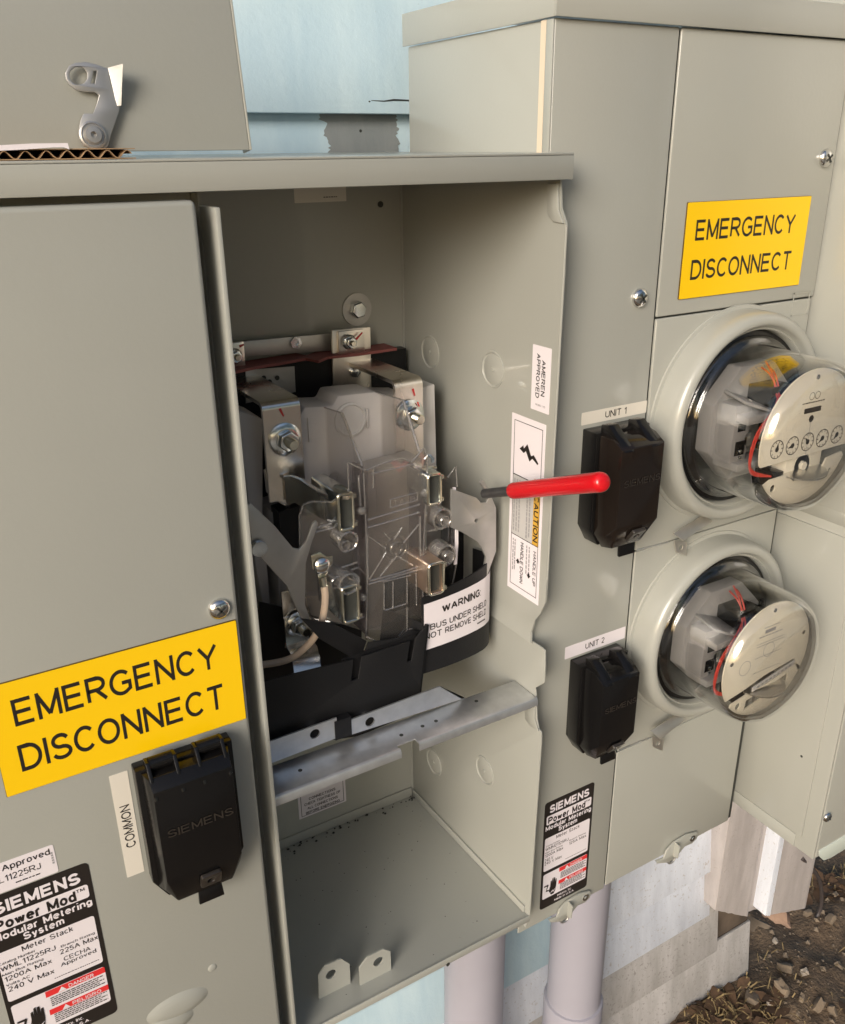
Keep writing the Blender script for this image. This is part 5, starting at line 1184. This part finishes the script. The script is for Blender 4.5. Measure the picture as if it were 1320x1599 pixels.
    MB().tube(smooth_path([C+Vector((.010, -.03, .030)), C+Vector((-.006, -.050, .026)), C+Vector((-.026, -f+.012, .002))], 6), .0008, 6).build('pale_wire', M['wire_cream'], t_)
    return t_
meter((.7105, FR-.0012, -.2525), 'upper glass electric meter with a row of dials on its ivory face', True, .112, 3)
meter((.7090, FR-.0006, -.495), 'lower glass electric meter with a slanted number strip and no clear dials', False, .108, 5)

# ================================================================== LOOSE COVER leaning above the open cabinet
p0 = onY(390, 234, .60); p1 = onY(358, 0, .60)
tilt = math.radians(9)
lv_ = Vector((0, math.sin(tilt), math.cos(tilt)))
fcov = Fr(p0, (1, 0, 0), lv_)
LC = thing('loose_cover', (-.05, .61, p0.z), 'removed grey cover plate leaning on the wall above the open cabinet, with a zinc latch', 'cover')
xb = fcov.px(390, 234); xt = fcov.px(360, 0)
rx = max(xb[0], xt[0])
plate(fcov, [(-.45, .0), (0, 0), (0, .135), (-.45, .135)], 0, -.0016).build('cover_plate', M['paint'], LC, bevel=.0006)
MB().prism([fcov.p(.0002, 0, 0.0002), fcov.p(.0002, .135, .0002), fcov.p(.0002, .135, -.014), fcov.p(.0002, 0, -.014)], (.0016, 0, 0)).build('cover_flange', M['paint'], LC, bevel=.0005)
fz = lambda x, y: fcov.px(x/3, y/3)
outl = [(300,350),(318,318),(345,304),(390,300),(440,310),(480,325),(498,330),(505,370),(520,430),(535,480),(552,508),(550,530),(530,590),(512,640),(500,690),(480,708),(430,706),(385,690),(364,655),(362,620),(372,570),(385,540),(430,540),(445,500),(458,455),(440,440),(390,438),(350,430),(318,405),(302,378)]
plate(fcov, [fz(*p) for p in outl][::-1], .0035, .0052, [[fz(362+42*math.cos(a), 364+42*math.sin(a)) for a in [2*math.pi*k/22 for k in range(22)]], [fz(*p) for p in ((420,400),(432,342),(448,342),(438,402))]]).build('latch', M['steel'], LC, bevel=.0004)
MB().prism([fcov.p(*fz(498, 328), .0052), fcov.p(*fz(545, 328), .0140), fcov.p(*fz(552, 505), .0052), fcov.p(*fz(540, 505), .0050)], fcov.n*.0010+Vector((.0008, 0, 0))).build('latch_wing', M['galv'], LC)
c = fz(428, 642); MB().lathe(fcov.p(c[0], c[1], .005), fcov.n, [(.0082, 0), (.0080, .0014), (.0070, .0018), (.0064, .0008), (.0056, .0008), (.0046, .0034), (.0018, .0036), (.0016, .001), (0, .001)], 32).build('latch_rivet', M['steel'], LC)
# corrugated cardboard pad and a strip of paper under it
cb_ = thing('cardboard_pad', (.05, .575, -.003), 'strip of corrugated brown cardboard lying on the hood under the loose cover', 'cardboard')
zb_ = -.0024; xe = onY(212, 240, .568).x
for z_ in (zb_, zb_+.0052): MB().box(-.2, xe, .568, .63, z_, z_+.0005).build('card_liner', M['board_card'], cb_)
fl_ = [(-.2+.0011*k, .5682, zb_+.0028+.0021*math.sin(k*.62)) for k in range(int((xe+.2)/.0011))]
MB().sheet(fl_, (0, .06, 0), .0004).build('card_flute', M['board_card'], cb_)
pa = [onY(x/3, y/3, .566) for x, y in ((0, 680), (150, 672), (318, 670), (326, 700), (300, 690), (250, 690), (120, 700), (0, 706))]
tag(MB().prism(pa, (0, .0004, 0)).build('paper_strip', M['white']), 'torn white paper strip on the cardboard under the loose cover', 'paper')

# ================================================================== TREES across the yard (seen mirrored in the glass, enlarged to block low sky and darken the cabinet)
M['bark'] = mat('bark', (.10, .075, .055), .9, var=.3, vscale=30, bump=.5, bscale=20)
M['foliage'] = mat('foliage', (.035, .065, .018), .55, col2=(.085, .13, .035), vscale=1.2)
def tree_meshes(seed):
    rg = random.Random(seed); tk = MB(); tk.tube([(0, 0, -.1), (.05, .03, 1), (.02, .1, 2.2), (.1, .05, 3.6), (.05, 0, 5)], [.2, .16, .14, .1, .04], 10)
    tips = []
    for k in range(9):
        a = k*2.4; z = 1.9+.32*k; l = rg.uniform(1.0, 1.9); e = Vector((math.cos(a)*l, math.sin(a)*l, z+rg.uniform(.4, 1.1)))
        tk.tube([(.05, .05, z), tuple(e*.5+Vector((0, 0, z*.5-.05))), tuple(e)], [.06, .04, .015], 6); tips.append(e)
    cr = MB(); tips += [Vector((rg.gauss(0, .7), rg.gauss(0, .7), rg.uniform(3.6, 5.9))) for _ in range(12)]
    for tpt in tips:
        for _ in range(150):
            d_ = Vector((rg.gauss(0, .42), rg.gauss(0, .42), rg.gauss(0, .33))); p = tpt+d_
            u_ = Vector((rg.uniform(-1, 1), rg.uniform(-1, 1), rg.uniform(-.6, .6))).normalized()*rg.uniform(.06, .12); v_ = u_.orthogonal().normalized()*rg.uniform(.04, .07)
            cr.add([p-u_, p+v_, p+u_, p-v_], [(0, 1, 2, 3)])
    return tk, cr
tt = None
lbs = ['broad leafy tree standing alone across the yard to the left', 'leafy tree second from the left across the yard', 'leafy tree straight across the yard from the wall', 'leafy tree across the yard, right of the middle one', 'tall leafy tree far to the right across the yard', 'leafy tree nearest the end of the house wall']
for i, (x, y, s_) in enumerate(((-3.8, -8.6, .95), (-.9, -8.2, 1.0), (2.3, -7.6, .95), (4.9, -6.2, 1.0), (7.2, -3.8, 1.1), (8.0, -.6, .9))):
    r = bpy.data.objects.new('yard_tree', None); COL.objects.link(r); tag(r, lbs[i], 'tree', 'trees across the yard')
    BASE[r.name] = Vector((0, 0, H))
    if tt is None:
        tk, cr = tree_meshes(1); a = tk.build('trunk', M['bark'], r); b_ = cr.build('crown', M['foliage'], r, flat=True, fix=False); tt = (a, b_)
    else:
        for o in tt: c = o.copy(); COL.objects.link(c); c.parent = r
    r.location = (x, y, 0); r.rotation_euler = (0, 0, i*1.3); r.scale = (s_, s_, s_)

# STUFFTAG print and moulded lines too small to pick apart
for ob in bpy.data.objects:
    if ob.type == 'MESH' and ob.name.split('.')[0] in ('fine_print', 'black_print', 'white_print', 'dial_print', 'number_print', 'shield_rib', 'lettering', 'rear_plate', 'plate_hole', 'red_band', 'white_panel', 'nail_hole'): ob['kind'] = 'stuff'
